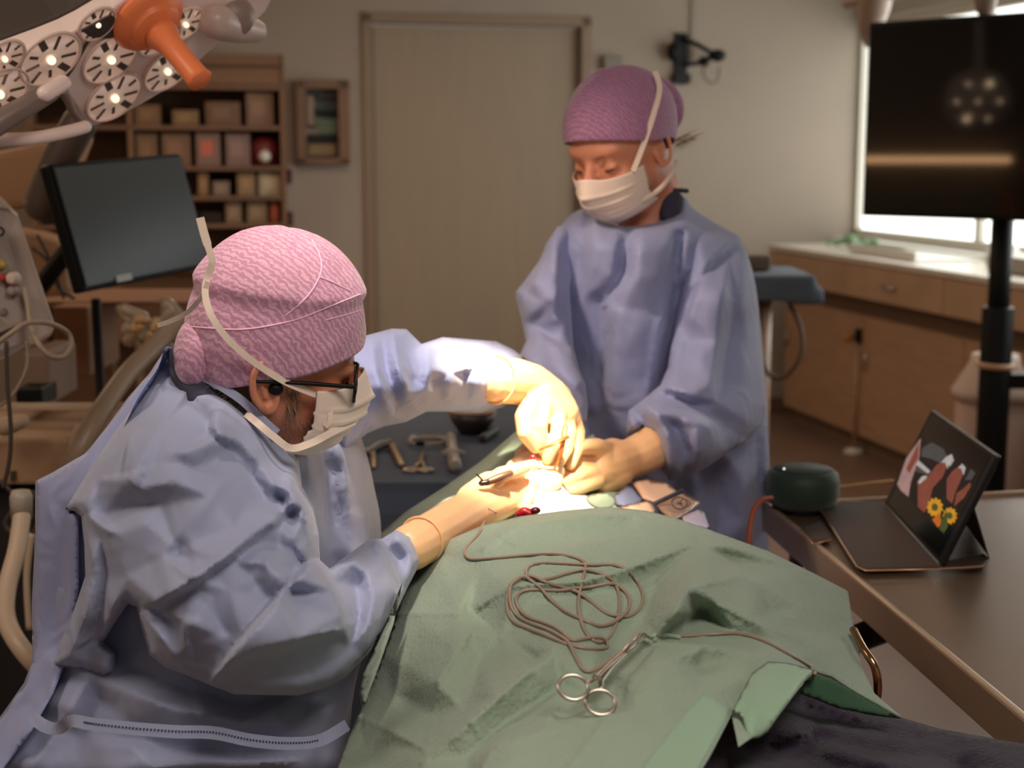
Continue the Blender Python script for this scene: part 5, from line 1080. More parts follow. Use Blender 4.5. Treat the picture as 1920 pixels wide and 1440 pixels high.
# mask binding + ties
bdg = [(600, 742, 1.565), (612, 752, 1.558), (619, 770, 1.552), (618, 790, 1.55), (610, 800, 1.55)]
obj('mask_binding', MB().ribbon(WP(spline(bdg, 5)), .0052), m_tie, su, smooth=False)
up_t = [(606, 744, 1.548), (572, 732, 1.535), (535, 716, 1.522), (500, 695, 1.512), (462, 668, 1.50), (425, 633, 1.492), (398, 595, 1.49), (385, 555, 1.495), (388, 522, 1.50), (398, 492, 1.50), (390, 462, 1.50), (382, 435, 1.50), (375, 408, 1.50)]
obj('upper_tie', MB().ribbon(WP(spline(up_t, 6)), [.0070] * 61 + [.0085] * 12), m_tie, su, smooth=False)
obj('tie_tail', MB().ribbon(WP(spline([(390, 528, 1.497), (375, 560, 1.50), (352, 585, 1.52), (325, 600, 1.54), (296, 610, 1.56)], 6)), .005), m_tie, su, smooth=False)
obj('lower_tie', MB().ribbon(WP(spline([(664, 790, 1.60), (620, 812, 1.555), (580, 832, 1.53), (545, 840, 1.515), (515, 820, 1.51), (485, 795, 1.51), (462, 776, 1.525)], 6)), .0078), m_tie, su, smooth=False)
# glasses
gl_ = MB(); gl_.rtube([hs.p(-.03, -.083, -.020), hs.p(.02, -.082, -.019), hs.p(.078, -.074, -.022)], [.0018, .0024, .0024], 8, 1.)
gl_.rtube([hs.p(-.03, .083, -.020), hs.p(.078, .072, -.022)], .002, 8)
obj('temple', gl_, BP, su, smooth=True)
for s in (-1, 1):
    fr__ = MB(); P = [hs.p(.086 - .006 * abs(math.cos(a)), s * (.037) + .030 * math.cos(a), -.026 + .0205 * math.sin(a)) for a in np.linspace(0, 2 * math.pi, 28)]
    fr__.tube(P, .0019, 8); obj('lens_frame', fr__, BP, su, smooth=True)
    obj('lens', MB().ell(hs.p(.083, s * .037, -.026), (.0006, .028, .019), hs.A), mat('spectacle_glass', (255, 255, 255), .02, trans=1.), su, smooth=True)
obj('bridge', MB().rtube([hs.p(.089, -.009, -.018), hs.p(.092, 0, -.016), hs.p(.089, .009, -.018)], .002, 8), BP, su, smooth=True)
# hair at the nape, sideburn, beard
bt_ = BVHTree.FromPolygons([Vector(p) for p in bmesh_body.v], [f for f in bmesh_body.f])
def surf(h, x, y, z, n=1):
    o_ = h.p(0 if n == 1 else x, 0, z); t_ = h.p(x, y, z); d = Vector(t_ - o_).normalized(); hit = bt_.ray_cast(Vector(o_) + d * .14, -d, .13); return (np.array(hit[0]), np.array(hit[1])) if hit[0] is not None else (t_, np.array(d))
rr_ = np.random.RandomState(4); ro, di = [], []
for _ in range(900):
    x = rr_.uniform(-.10, -.035); z = rr_.uniform(-.095, -.03) ; p, n_ = surf(hs, x, -.08 + abs(x + .04) * .6, z); ro.append(p); di.append(n_ * .35 + hs.d(-.5, 0, -.7))
for _ in range(50):
    p, n_ = surf(hs, rr_.uniform(.008, .026), -.08, rr_.uniform(-.06, -.025)); ro.append(p); di.append(n_ * .3 + hs.d(.3, 0, -.9))
hairs('hair', ro, di, .016, .00045, m_hair, su, .35)
ro, di = [], []
for _ in range(450):
    x = rr_.uniform(.005, .075); z = rr_.uniform(-.125, -.055 - x * .25); p, n_ = surf(hs, x, -.07, z); ro.append(p); di.append(n_ * .6 + hs.d(.4, 0, -.6))
hairs('beard', ro, di, .007, .0002, mat('beard_grey', (168, 140, 116), .6), su, .4, 3)
# scrub collar at the neck
co_ = MB().lathe([(.070, -.03), (.073, .0), (.070, .018), (.066, .018)], hs.p(-.075, .005, -.135), nrm(hs.d(.42, -.05, 1)), 36)
solid(obj('scrub_collar', MB().tube(WP([(330, 660, 1.60), (352, 700, 1.57), (385, 735, 1.55), (430, 765, 1.55), (470, 800, 1.55)]), [.010, .020, .026, .024, .018], 14, .6), m_scrub, su, smooth=True), .001)
# gown: torso, near shoulder and sleeve, far sleeve, back flap
torso = [(330, 690), (300, 715), (240, 770), (150, 860), (100, 950), (85, 1060), (78, 1150), (80, 1250), (40, 1330), (-30, 1400), (-30, 1480), (655, 1480), (655, 1390), (665, 1290), (692, 1180), (712, 1060), (714, 980), (703, 920), (690, 860), (668, 800), (640, 770), (590, 775), (540, 800), (490, 790), (450, 750), (400, 715), (355, 688)]
tdep = [(335, 690, 1.64), (100, 950, 1.60), (80, 1250, 1.57), (-10, 1440, 1.50), (250, 950, 1.56), (400, 900, 1.58), (300, 1150, 1.50), (450, 1150, 1.50), (550, 850, 1.63), (660, 830, 1.80), (705, 980, 1.86), (640, 1000, 1.74), (600, 1000, 1.66), (690, 1180, 1.72), (650, 1300, 1.60), (650, 1450, 1.52), (300, 1440, 1.42), (480, 1440, 1.44), (450, 1330, 1.47), (250, 1330, 1.45), (120, 1400, 1.48)]
tf = [[(612, 810, -.01), (618, 880, -.022), (620, 960, -.022), (614, 1040, -.012)], [(640, 800, .014), (648, 880, .02), (652, 960, .016), (650, 1030, .01)], [(676, 860, -.008), (690, 940, -.006)], [(575, 830, .014), (590, 900, .016), (598, 960, .010)],
      [(220, 1290, .01), (330, 1330, .016), (450, 1352, .014), (560, 1352, .008)], [(240, 1250, -.010), (350, 1292, -.016), (470, 1322, -.012), (600, 1312, -.014)], [(80, 1350, -.01), (150, 1375, -.012), (300, 1398, -.012), (450, 1408, -.012), (600, 1395, -.01)],
      [(60, 1440, .01), (130, 1330, .018), (165, 1270, .01)], [(140, 1460, -.014), (175, 1380, -.012), (190, 1310, -.014)], [(230, 1470, .012), (250, 1400, .006)], [(290, 1440, .010), (420, 1430, .012), (560, 1425, .008)], [(330, 1465, -.012), (520, 1450, -.01)],
      [(510, 1330, .006), (560, 1300, -.008), (600, 1330, .006), (585, 1390, -.004)]]
g = puff(torso, tdep, tf, 8, 60, .09, .20, (.0034, 60), 2, 1, fs=1.5)
obj('gown', g, m_gown, su, smooth=True)
shs = [(330, 672), (300, 705), (262, 748), (222, 800), (180, 862), (140, 925), (122, 955), (140, 958), (152, 968), (158, 1020), (160, 1080), (140, 1140), (115, 1200), (98, 1248), (150, 1255), (196, 1272), (216, 1262), (216, 1225), (194, 1204), (214, 1170), (240, 1132), (256, 1138), (266, 1180), (280, 1228), (310, 1252), (350, 1266), (392, 1284), (440, 1302), (500, 1303), (560, 1304), (610, 1290), (650, 1268), (690, 1226), (735, 1164), (765, 1100), (790, 1052), (786, 1024), (772, 1000), (742, 994), (716, 1010), (690, 1012), (650, 1042), (618, 1066), (600, 1050), (598, 1000), (588, 950), (566, 912), (560, 860), (545, 820), (505, 790), (470, 770), (430, 740), (395, 712), (360, 690)]
sdep = [(335, 680, 1.60), (420, 735, 1.55), (500, 800, 1.545), (350, 850, 1.43), (200, 1000, 1.46), (300, 1080, 1.39), (400, 1200, 1.34), (440, 1298, 1.37), (560, 1210, 1.36), (540, 980, 1.45), (590, 950, 1.52), (650, 1150, 1.46), (740, 1090, 1.62), (786, 1040, 1.72), (560, 870, 1.56), (450, 850, 1.49), (430, 1000, 1.40), (110, 1240, 1.50), (125, 955, 1.52), (220, 820, 1.52), (250, 1150, 1.42), (650, 1045, 1.58), (640, 1265, 1.45), (200, 1220, 1.48)]
sf = [[(545, 945, .010), (512, 978, .016), (470, 1006, .015), (430, 1038, .014), (350, 1094, .014), (292, 1128, .018)], [(552, 956, -.006), (520, 990, -.006), (475, 1020, -.008), (440, 1050, -.008), (360, 1108, -.008), (300, 1148, -.010)],
      [(345, 720, .0), (300, 800, .008), (240, 900, .022), (215, 925, .004)], [(240, 900, .022), (262, 915, .010), (330, 905, .004)], [(195, 965, -.010), (240, 950, -.014), (300, 945, -.010), (400, 930, .004)], [(160, 965, .010), (190, 985, .012), (205, 1010, .004)],
      [(405, 775, .012), (400, 800, .014), (412, 815, .016), (450, 830, .010), (490, 875, .008), (515, 910, .014)], [(392, 790, -.006), (392, 815, -.008), (425, 840, -.004), (470, 885, -.006), (500, 935, -.010)], [(320, 850, .004), (390, 832, .010), (412, 815, .016)], [(360, 880, -.008), (440, 850, -.006)],
      [(335, 700, .006), (355, 745, -.006), (400, 765, .004)], [(350, 735, .006), (430, 748, .004), (470, 770, .0)], [(180, 900, .002), (290, 870, .004), (380, 890, -.002)],
      [(545, 922, .022), (570, 960, .024), (580, 1010, .020), (570, 1045, .014)], [(530, 935, -.012), (530, 975, -.006), (548, 1010, .010), (560, 1050, -.004)], [(505, 988, .0), (520, 1020, -.012), (512, 1045, .004), (545, 1075, -.010)], [(500, 1060, .012), (535, 1090, .012), (548, 1110, -.010)],
      [(582, 1062, .030), (560, 1086, .026), (520, 1130, .022), (450, 1212, .018), (394, 1280, .012)], [(574, 1052, .002), (548, 1082, -.008), (508, 1125, -.014), (440, 1204, -.014), (386, 1270, -.008)],
      [(592, 1062, .030), (625, 1110, .032), (640, 1150, .036), (632, 1178, .030)], [(394, 1282, .010), (430, 1240, .016), (480, 1215, .020), (560, 1196, .024), (632, 1180, .038), (645, 1176, .026)], [(420, 1290, -.006), (500, 1270, -.010), (580, 1262, -.010), (630, 1230, -.004)], [(470, 1240, .0), (560, 1222, .0), (640, 1195, .0)],
      [(640, 1060, .010), (668, 1100, -.018), (672, 1165, -.020), (655, 1215, -.008)], [(660, 1052, .018), (690, 1075, .022), (700, 1120, .014), (690, 1170, .012)], [(640, 1060, .012), (625, 1090, -.012), (650, 1150, -.006)], [(700, 1012, .018), (722, 1050, .018), (735, 1110, .010), (728, 1160, .004)], [(715, 1012, -.008), (748, 1050, -.012), (755, 1100, -.012)], [(745, 998, .012), (765, 1030, .014), (772, 1060, .006)],
      [(262, 1150, .012), (290, 1180, .014), (330, 1230, .010)], [(290, 1145, -.010), (320, 1165, -.012), (370, 1240, -.010)], [(300, 1145, .0), (345, 1165, .008), (350, 1215, .006)], [(160, 980, -.006), (175, 1050, .006), (165, 1150, .010), (130, 1235, .006)], [(190, 1010, -.008), (200, 1080, -.012), (185, 1160, -.010), (160, 1230, -.006)], [(225, 1000, .008), (235, 1080, .004), (205, 1165, .012)],
      [(270, 980, .004), (330, 1030, -.006), (360, 1060, .0)], [(420, 900, .0), (460, 950, -.006), (440, 990, .004)]]
g = puff(shs, sdep, sf, 6.2, 26, .045, .13, (.0032, 60), 4, 1, round_outline=False, fs=1.6)
obj('near_sleeve', g, m_gown, su, smooth=True)
# far sleeve
lsl = [(640, 640), (690, 628), (735, 616), (762, 617), (790, 645), (830, 632), (880, 636), (930, 640), (962, 655), (985, 672), (960, 690), (945, 720), (940, 745), (950, 756), (944, 764), (900, 775), (850, 772), (800, 772), (760, 792), (720, 800), (690, 812), (668, 830), (640, 850), (620, 790), (620, 700)]
ld = [(640, 700, 1.78), (640, 840, 1.72), (735, 620, 1.92), (750, 720, 1.82), (760, 790, 1.90), (850, 640, 2.04), (850, 710, 1.95), (850, 770, 2.02), (940, 650, 2.14), (925, 710, 2.04), (930, 762, 2.10), (980, 672, 2.16)]
lf = [[(700, 650, .01), (712, 720, .012), (735, 775, .006)], [(735, 622, .016), (745, 690, .022), (765, 740, .018), (785, 770, .006)], [(718, 640, -.018), (728, 700, -.022), (745, 765, -.016)], [(762, 622, .008), (780, 655, -.02), (792, 700, .004), (800, 730, .022)], [(765, 660, -.016), (775, 715, -.012)],
      [(800, 655, .014), (806, 690, .024), (800, 730, .022), (780, 760, .004)], [(830, 640, .010), (822, 672, -.016), (845, 700, .012), (880, 690, .016)], [(800, 730, .022), (825, 745, -.010), (842, 770, .004)], [(812, 715, -.014), (842, 745, .016), (850, 768, .006)], [(860, 645, .012), (880, 668, -.014), (900, 690, .010), (905, 740, .010)], [(870, 700, -.016), (875, 740, -.012), (870, 765, .0)],
      [(900, 650, .010), (925, 665, -.010), (940, 690, .008)], [(920, 700, -.008), (915, 745, -.010)], [(935, 645, .008), (955, 665, .012), (975, 672, .006)], [(660, 660, -.010), (672, 740, -.014), (660, 800, -.008)], [(890, 740, .006), (930, 752, .010)]]
g = puff(lsl, ld, lf, 6, 42, .055, .11, (.0020, 40), 8, 1, round_outline=False, fs=1.2)
obj('far_sleeve', g, m_gown2, su, smooth=True)
# back flap, loose sheet behind the shoulder
g = puff([(312, 652), (338, 660), (330, 690), (290, 730), (240, 800), (190, 880), (145, 945), (132, 960), (148, 970), (148, 1100), (130, 1210), (120, 1250), (100, 1300), (60, 1370), (0, 1450), (-40, 1480), (-40, 1400), (10, 1330), (45, 1280), (60, 1240), (60, 1120), (66, 1000), (66, 902), (100, 885), (160, 850), (200, 800), (240, 745), (280, 700)],
         [(320, 660, 1.62), (150, 960, 1.56), (66, 905, 1.66), (62, 1200, 1.62), (130, 1220, 1.53), (0, 1400, 1.52), (60, 1370, 1.47), (100, 1000, 1.60), (220, 800, 1.60), (-40, 1470, 1.47)],
         [[(312, 655, .0), (250, 745, .010), (160, 860, .008), (90, 930, .004), (85, 1100, .004), (80, 1220, .006)], [(125, 960, -.006), (112, 1100, -.008), (105, 1215, -.010)], [(70, 1000, .006), (72, 1200, .004), (50, 1290, .010)], [(95, 1240, .01), (60, 1320, -.008), (10, 1400, .006)]], 7, 10, .008, .008, (.0016, 60), 9, 1, round_outline=False)
obj('back_flap', g, m_gown2, su, smooth=True)
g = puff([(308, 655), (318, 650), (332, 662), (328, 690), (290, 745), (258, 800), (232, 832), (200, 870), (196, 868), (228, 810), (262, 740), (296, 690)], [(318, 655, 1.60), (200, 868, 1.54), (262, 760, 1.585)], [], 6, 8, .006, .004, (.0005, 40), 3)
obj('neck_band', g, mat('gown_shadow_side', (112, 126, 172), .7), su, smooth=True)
# belt tie
bl = spline([(x, y, Y - .012) for x, y, Y in [(60, 1345, 1.46), (85, 1362, 1.44), (110, 1366, 1.425), (135, 1352, 1.405), (175, 1358, 1.385), (250, 1366, 1.37), (330, 1372, 1.372), (400, 1374, 1.38), (470, 1388, 1.39), (540, 1394, 1.41), (600, 1388, 1.44), (650, 1360, 1.49)]], 6)
belt = obj('belt_tie', MB().ribbon([W(*p) for p in bl], .0125, .0012), m_gown, su, smooth=False)
st_ = MB()
for i in range(22, 60):
    for t in (0, .5):
        p = bl[i] + (bl[i + 1] - bl[i]) * t; q = W(p[0], p[1] - 1, p[2] - .002); st_.box(q, (.0016, .001, .0014))
obj('stitches', st_, mat('stitch_navy', (50, 54, 90), .8), belt, kind='stuff')
nb_ = MB().ribbon(WP(spline([(345, 688, 1.575), (380, 706, 1.545), (420, 728, 1.53), (455, 752, 1.525), (490, 785, 1.525), (520, 812, 1.525)], 6)), .009, .001)
obj('neck_binding', nb_, m_gown, su, smooth=False)
def trousers(hips, par, m_):
    for hp in hips:
        t_ = MB().rtube([hp + (0, 0, .02), hp + (.005, 0, -.38), hp + (0, .01, -.74)], [.10, .085, .08], 18); obj('trouser_leg', t_, m_, par, smooth=True)
        sh_o = MB(); sh_o.rtube([hp + (-.03, 0, -.835), hp + (.05, -.02, -.84)] if par is su else [hp + (0, .03, -.80), hp + (0, -.13, -.81)], [.045, .036], 14); obj('clog', sh_o, mat('white_clog', (200, 196, 190), .5), par, smooth=True)
trousers([np.array([cT[0] - .05, 1.70 + s, .80]) for s in (-.08, .08)], su, m_scrub)
# ---------------------------------------------------------------- gloves
def glove(name, shapes, par, vox=.0026, it=4):
    mb = MB()
    for pts, rad in shapes:
        P = [W(*p) for p in pts]; mb.rtube(P, rad, 14)
    return obj(name, fuse(mb, vox, it, .45), m_glove, par, smooth=True)
# far hand: arches over the wound, fingers pointing down
glove('far_glove', [
 ([(932, 712, 2.07), (965, 715, 2.10), (1000, 722, 2.13)], [.0345, .034, .031]), ([(1000, 722, 2.13), (1030, 745, 2.14), (1052, 772, 2.14)], [.030, .030, .027]),
 ([(1010, 722, 2.15), (1045, 748, 2.17), (1064, 785, 2.17)], [.026, .024, .020]), ([(1005, 745, 2.11), (1030, 775, 2.11)], [.028, .024]),
 ([(1072, 775, 2.18), (1085, 812, 2.17), (1083, 842, 2.15), (1070, 872, 2.13)], [.0125, .0105, .0098, .0085]),
 ([(1060, 775, 2.14), (1068, 812, 2.12), (1062, 845, 2.11), (1046, 872, 2.10)], [.013, .011, .010, .0085]),
 ([(1045, 775, 2.11), (1046, 806, 2.08), (1040, 835, 2.07), (1026, 862, 2.07)], [.013, .011, .0098, .0082]),
 ([(1018, 760, 2.09), (1012, 800, 2.07), (1014, 826, 2.07), (1022, 850, 2.08)], [.014, .0115, .010, .0085]),
 ([(1000, 750, 2.09), (982, 785, 2.07), (984, 812, 2.06), (1004, 838, 2.07)], [.017, .0145, .0125, .010])], su)
obj('glove_cuff', MB().ring(W(931, 712, 2.065), .0345, .0016, W(965, 715, 2.10) - W(932, 712, 2.07), 40, 8), m_glove, su, smooth=True)
# near hand: fist holding the pencil
glove('near_glove', [
 ([(768, 1028, 1.755), (840, 985, 1.85), (890, 955, 1.92)], [.0295, .030, .029]), ([(890, 955, 1.92), (925, 938, 1.96), (955, 925, 1.98)], [.029, .031, .028]),
 ([(885, 940, 1.93), (920, 915, 1.96), (948, 908, 1.98)], [.024, .024, .020]),
 ([(930, 905, 1.965), (955, 892, 1.97), (980, 880, 2.00), (1000, 872, 2.02)], [.0125, .0115, .0105, .0085]),
 ([(945, 905, 1.985), (970, 898, 2.0), (992, 893, 2.0), (996, 908, 1.985)], [.0125, .011, .010, .009]),
 ([(950, 925, 1.975), (975, 916, 1.985), (993, 918, 1.985), (992, 932, 1.972)], [.0125, .0108, .0098, .0088]),
 ([(950, 942, 1.965), (972, 938, 1.97), (988, 938, 1.968), (983, 950, 1.96)], [.0115, .0098, .009, .008]),
 ([(915, 908, 1.94), (940, 890, 1.94), (968, 882, 1.95), (985, 876, 1.97)], [.0125, .0115, .0105, .009])], su)
obj('glove_cuff', MB().ring(W(790, 1013, 1.782), .0298, .0016, W(840, 985, 1.85) - W(788, 1014, 1.78), 40, 8), m_glove, su, smooth=True)
pn_ = thing('cautery_pencil', W(925, 898, 1.92), 'slim brown metal cautery pencil held in the lower glove, thin lead attached', 'surgical pencil')
obj('barrel', MB().rtube(WP([(912, 905, 1.915), (935, 896, 1.92), (956, 888, 1.93)]), [.0045, .0058, .0052], 12), mat('pencil_brown', (130, 96, 78), .35, .5), pn_, smooth=True)
obj('connector', MB().rtube(WP([(894, 889, 1.905), (908, 904, 1.912)]), .0014, 8).rtube(WP([(903, 906, 1.912), (914, 904, 1.914)]), .0042, 10), mat('dark_steel', (0, 0, 0)), pn_, smooth=True)
tw_ = thing('tissue_forceps', W(1040, 830, 2.03), 'tan metal forceps gripped between gloved fingers above the wound', 'forceps')
obj('jaw', MB().rtube(WP([(1062, 820, 2.05), (1035, 834, 2.03), (1014, 842, 2.04)]), [.005, .0045, .003], 8, .5), mat('gold_steel', (190, 120, 70), .3, .7), tw_, smooth=True)
obj('jaw', MB().rtube(WP([(1060, 800, 2.07), (1052, 850, 2.04), (1040, 880, 2.05)]), [.004, .0035, .002], 8, .5), mat('gold_steel', (0, 0, 0)), tw_, smooth=True)
# ---------------------------------------------------------------- ASSISTANT
ha = Head(W(1160, 266, 2.52), (-.60, -.66, -.40), (-.30, -.26, 1)); 
asst = thing('person', (ha.c[0] + .1, 2.6, 0), 'woman in blue gown and purple cap standing and looking down, holding the wound', 'person')
ab = MB(); head_shapes(ab, ha, .98)
ac = np.array([W(1215, 500, 2.58)[0], 2.58, W(1215, 500, 2.58)[2]])
ab.rtube([ha.p(-.02, 0, -.05), ha.p(-.05, 0, -.11), ac + (0, .02, .06)], [.052, .050, .056], 18)
ab.rtube([ac + (0, 0, .03), ac + (0, .03, -.1), ac + (0, .05, -.32), ac + (0, .05, -.5)], [.06, .10, .09, .12], 18)
a1, a2, a3 = W(1335, 510, 2.64), W(1375, 750, 2.46), W(1225, 848, 2.30); b1, b2, b3 = W(1060, 500, 2.58), W(1015, 610, 2.50), W(1060, 750, 2.32)
ab.rtube([ac + (0, .03, -.04), a1, a2, a3], [.06, .045, .04, .028], 14); ab.rtube([ac + (0, .03, -.04), b1, b2, b3], [.06, .036, .032, .026], 14)
for s in (-.08, .08):
    hp = np.array([ac[0] + s, 2.62, .85]); ab.rtube([hp, hp + (0, 0, -.4), hp + (0, .02, -.78)], [.085, .055, .042], 14); ab.rtube([hp + (0, .03, -.80), hp + (0, -.12, -.82)], [.033, .026], 10)
abm = fuse(ab, .005, 6, .45); obj('body', abm, m_face2, asst, smooth=True)
ear(ha, 1, .85, m_face2, asst); ear(ha, -1, 1., m_face2, asst)
for s in (1, -1):
    obj('eyelid', MB().ell(ha.p(.0718, s * .031, -.013), (.0105, .0145, .0095), ha.A), m_face2, asst, smooth=True)
    obj('eyelashes', MB().rtube([ha.p(.0835 - .010 * abs(t) ** 2, s * (.031 + .0125 * t), -.0175 + .002 * abs(t)) for t in np.linspace(-1, 1, 9)], [.0008] + [.0014] * 7 + [.0008], 6), m_ink, asst, smooth=True)
    obj('eyebrow', MB().rtube([ha.p(.0925 - .0045 * t * t, s * (.016 + .011 * t), .007 + .0035 * t - .0014 * t * t) for t in np.linspace(0, 3, 8)], [.001, .0015, .0016, .0015, .0013, .0012, .001, .0005], 6), mat('brow_brown', (136, 88, 66), .7), asst, smooth=True)
def fold_a(a, g, ca, sa):
    return .02 * math.sin(3 * a + 1.0) * (1 - g) + .05 * max(0, -ca) ** 2 * (g > .1) * math.exp(-((g - .75) / .4) ** 2) + .012 * math.exp(-((g - .62) / .04) ** 2)
cc = cap_mb(ha, .042, -.004, -.055, rx=.108, ry=.088, rz=.100, cx=-.014, cz=.022, puffs=.03, fold=fold_a, seed=9, m=50, n=120)
solid(obj('cap', cc, m_cap2, asst, smooth=True), .001)
trousers([np.array([ac[0] + s, 2.62, .85]) for s in (-.08, .08)], asst, m_scrub)
bun = MB().ell(ha.p(-.105, .01, .02), (.035, .058, .055), ha.A); obj('cap_back', fuse(bun, .004, 4), m_cap2, asst, smooth=True)
solid(obj('mask', mask_mb(ha, 1.0), m_mask, asst, smooth=True), .0012)
obj('upper_tie', MB().ribbon([ha.p(*q) for q in spline([(.062, .066, -.028), (.035, .079, .005), (.0, .090, .045), (-.035, .088, .075), (-.055, .072, .098)], 5)], .009), m_tie, asst, smooth=False)
obj('lower_tie', MB().ribbon([ha.p(*q) for q in spline([(.052, .058, -.085), (.02, .072, -.082), (-.02, .076, -.07), (-.055, .066, -.062)], 5)], .008), m_mask, asst, smooth=True)
ro = [ha.p(-.085, .045, -.045) + RNG.normal(0, .006, 3) for _ in range(34)]; hairs('hair', ro, [ha.d(-.6, .8, .1)] * 34, .04, .0004, m_hair2, asst, .12, 5)
ro = []; di = []
obj('scrub_collar', MB().rtube(WP([(1246, 345, 2.57), (1262, 372, 2.555), (1258, 402, 2.54)]), [.012, .021, .022], 14, .7).rtube(WP([(1262, 356, 2.55), (1288, 358, 2.58)]), .004, 8), m_scrub, asst, smooth=True)
agb = [(1092, 392), (1060, 410), (1040, 445), (1028, 520), (1020, 620), (1040, 700), (1062, 760), (1040, 820), (985, 860), (985, 960), (1020, 1070), (1150, 1110), (1300, 1110), (1430, 1110), (1440, 1000), (1443, 880), (1438, 760), (1432, 680), (1425, 600), (1412, 510), (1385, 448), (1345, 420), (1300, 392), (1282, 368), (1262, 396), (1228, 416), (1185, 424), (1140, 418), (1110, 405)]
ad = [(1092, 395, 2.50), (1185, 424, 2.44), (1282, 370, 2.53), (1040, 450, 2.50), (1385, 450, 2.56), (1200, 560, 2.43), (1200, 750, 2.43), (1150, 900, 2.46), (1040, 850, 2.52), (1300, 900, 2.45), (1430, 900, 2.58), (1420, 600, 2.58), (1030, 600, 2.52), (1300, 1080, 2.48), (1430, 1080, 2.58), (1020, 1060, 2.55)]
af = [[(1118, 425, .012), (1110, 500, .018), (1095, 560, .006)], [(1100, 420, -.012), (1085, 500, -.012), (1080, 560, -.004)], [(1160, 430, .006), (1150, 520, .010), (1135, 575, .008)], [(1182, 428, -.014), (1165, 500, -.018), (1135, 570, -.012), (1128, 700, -.010), (1130, 770, -.004)], [(1200, 430, .016), (1192, 520, .020), (1160, 580, .016), (1150, 700, .016), (1150, 790, .008)],
      [(1262, 430, .014), (1252, 520, .016), (1240, 620, .016), (1215, 760, .010)], [(1275, 440, -.014), (1262, 540, -.016), (1250, 640, -.016), (1235, 720, -.018)], [(1220, 600, .010), (1215, 700, .010)], [(1290, 430, .010), (1275, 500, .014)],
      [(1135, 575, -.006), (1240, 590, .006)], [(1360, 860, .016), (1390, 900, .018), (1400, 980, .012)], [(1330, 880, -.012), (1350, 950, -.016), (1340, 1030, -.010)], [(1420, 820, -.012), (1425, 950, -.014), (1415, 1060, -.01)], [(1300, 900, .012), (1310, 1000, .012)], [(1436, 700, .01), (1438, 900, .014)],
      [(1060, 800, .014), (1045, 900, .012)], [(1100, 790, -.016), (1110, 860, -.014)]]
obj('gown', puff(agb, ad, af, 7, 55, .09, .22, (.003, 60), 12, 2, fs=1.7), m_gown2, asst, smooth=True)
asl = [(1300, 415), (1345, 420), (1385, 442), (1402, 475), (1412, 530), (1422, 620), (1432, 700), (1436, 760), (1424, 800), (1396, 832), (1363, 850), (1330, 872), (1300, 890), (1278, 893), (1255, 902), (1240, 880), (1236, 835), (1226, 812), (1205, 802), (1178, 818), (1174, 792), (1178, 770), (1205, 750), (1238, 722), (1252, 690), (1258, 640), (1268, 590), (1278, 540), (1288, 480), (1290, 440)]
adp = [(1300, 420, 2.52), (1385, 445, 2.56), (1300, 560, 2.42), (1360, 560, 2.42), (1420, 600, 2.52), (1260, 680, 2.38), (1340, 720, 2.34), (1432, 740, 2.46), (1180, 790, 2.28), (1230, 790, 2.24), (1260, 890, 2.26), (1300, 830, 2.24), (1370, 840, 2.34)]
asf = [[(1382, 448, .0), (1340, 480, .010), (1310, 530, .014), (1295, 590, .010)], [(1378, 456, -.010), (1335, 492, -.012), (1300, 545, -.012), (1282, 600, -.010)], [(1355, 540, .018), (1345, 640, .018), (1330, 720, .016), (1318, 745, .010)], [(1368, 480, -.004), (1375, 600, -.006), (1352, 725, -.008)], [(1390, 500, .006), (1398, 620, .010), (1396, 720, .006)],
       [(1240, 725, .012), (1290, 738, .018), (1340, 752, .006), (1400, 790, .010)], [(1250, 740, -.014), (1300, 760, -.018), (1350, 790, -.010), (1395, 822, -.004)], [(1205, 755, .010), (1230, 775, .018), (1275, 782, .012), (1330, 800, .020), (1340, 850, .006)], [(1190, 775, -.012), (1215, 792, -.010), (1250, 812, .012), (1268, 880, .006)], [(1262, 800, -.014), (1285, 840, -.014), (1282, 885, -.006)], [(1300, 800, .012), (1310, 850, .012)], [(1180, 780, .010), (1190, 800, .012)], [(1290, 640, -.008), (1280, 690, .006)], [(1260, 650, .008), (1262, 700, .012)]]
obj('near_sleeve', puff(asl, adp, asf, 6, 34, .05, .08, (.0026, 50), 21, 1, round_outline=False, fs=1.6), m_gown2, asst, smooth=True)
arl = [(1045, 425), (1025, 455), (1010, 490), (985, 525), (966, 548), (968, 562), (978, 600), (986, 640), (974, 668), (990, 690), (1010, 730), (1050, 775), (1085, 800), (1100, 790), (1102, 760), (1098, 722), (1085, 690), (1075, 650), (1072, 600), (1068, 540), (1075, 480), (1080, 440), (1065, 422)]
ardp = [(1045, 430, 2.50), (1075, 500, 2.47), (968, 555, 2.46), (1030, 560, 2.40), (986, 640, 2.40), (1075, 640, 2.40), (1040, 680, 2.30), (1000, 700, 2.28), (1095, 780, 2.22), (1095, 720, 2.28)]
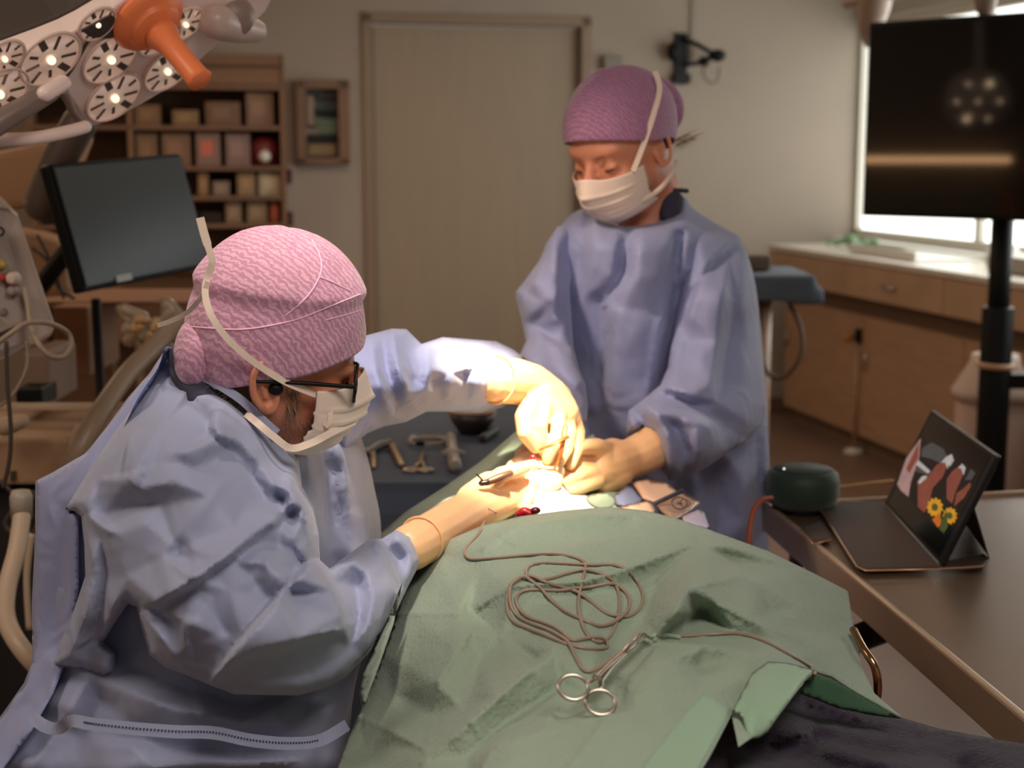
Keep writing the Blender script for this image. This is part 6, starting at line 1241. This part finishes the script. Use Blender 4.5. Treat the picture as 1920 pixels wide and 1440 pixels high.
arf = [[(1040, 440, .010), (1040, 520, .014), (1045, 600, .010)], [(1020, 480, -.004), (990, 540, -.010), (975, 560, .004)], [(1000, 530, .016), (980, 552, .006)], [(1060, 460, -.010), (1062, 560, -.012)], [(985, 650, .006), (1020, 630, .014), (1060, 660, .014), (1090, 720, .012)], [(1000, 610, -.012), (1040, 640, -.010)], [(990, 680, .010), (1040, 690, -.010), (1080, 730, -.006)], [(1010, 710, .012), (1050, 730, .016), (1085, 775, .006)], [(1030, 570, .004), (1060, 620, .008)]]
obj('far_sleeve', puff(arl, ardp, arf, 6, 30, .045, .13, (.0026, 50), 23, 1, round_outline=False, fs=1.6), m_gown2, asst, smooth=True)
glove('near_glove', [
 ([(1236, 832, 2.29), (1205, 850, 2.27), (1175, 864, 2.26)], [.036, .034, .032]), ([(1180, 860, 2.26), (1150, 872, 2.24), (1122, 880, 2.22)], [.032, .036, .031]), ([(1150, 850, 2.26), (1120, 855, 2.25)], [.025, .022]), ([(1160, 890, 2.23), (1130, 900, 2.22)], [.024, .022]),
 ([(1122, 852, 2.24), (1090, 850, 2.21), (1062, 860, 2.18), (1040, 872, 2.16)], [.0125, .0112, .0102, .0085]),
 ([(1118, 868, 2.22), (1084, 868, 2.17), (1052, 882, 2.14), (1026, 895, 2.12)], [.013, .0118, .0106, .0088]),
 ([(1118, 886, 2.20), (1086, 890, 2.15), (1054, 904, 2.12), (1026, 916, 2.10)], [.0128, .0115, .0103, .0086]),
 ([(1120, 902, 2.19), (1092, 912, 2.15), (1064, 922, 2.12), (1038, 929, 2.10)], [.012, .0106, .0095, .008]),
 ([(1150, 848, 2.25), (1118, 836, 2.20), (1088, 838, 2.16), (1066, 848, 2.14)], [.015, .0125, .011, .0095])], asst)
obj('glove_cuff', MB().ring(W(1236, 832, 2.29), .0365, .0016, W(1205, 850, 2.27) - W(1236, 832, 2.29), 40, 8), m_glove, asst, smooth=True)
obj('suture', MB().tube(WP(spline([(1052, 928, 2.06), (1075, 934, 2.04), (1090, 930, 2.03), (1098, 924, 2.05)], 5)), .0006, 6), mat('thread_dark', (80, 70, 66), .5), None, 'thin dark suture thread curling below the assistant glove', 'thread', smooth=True)
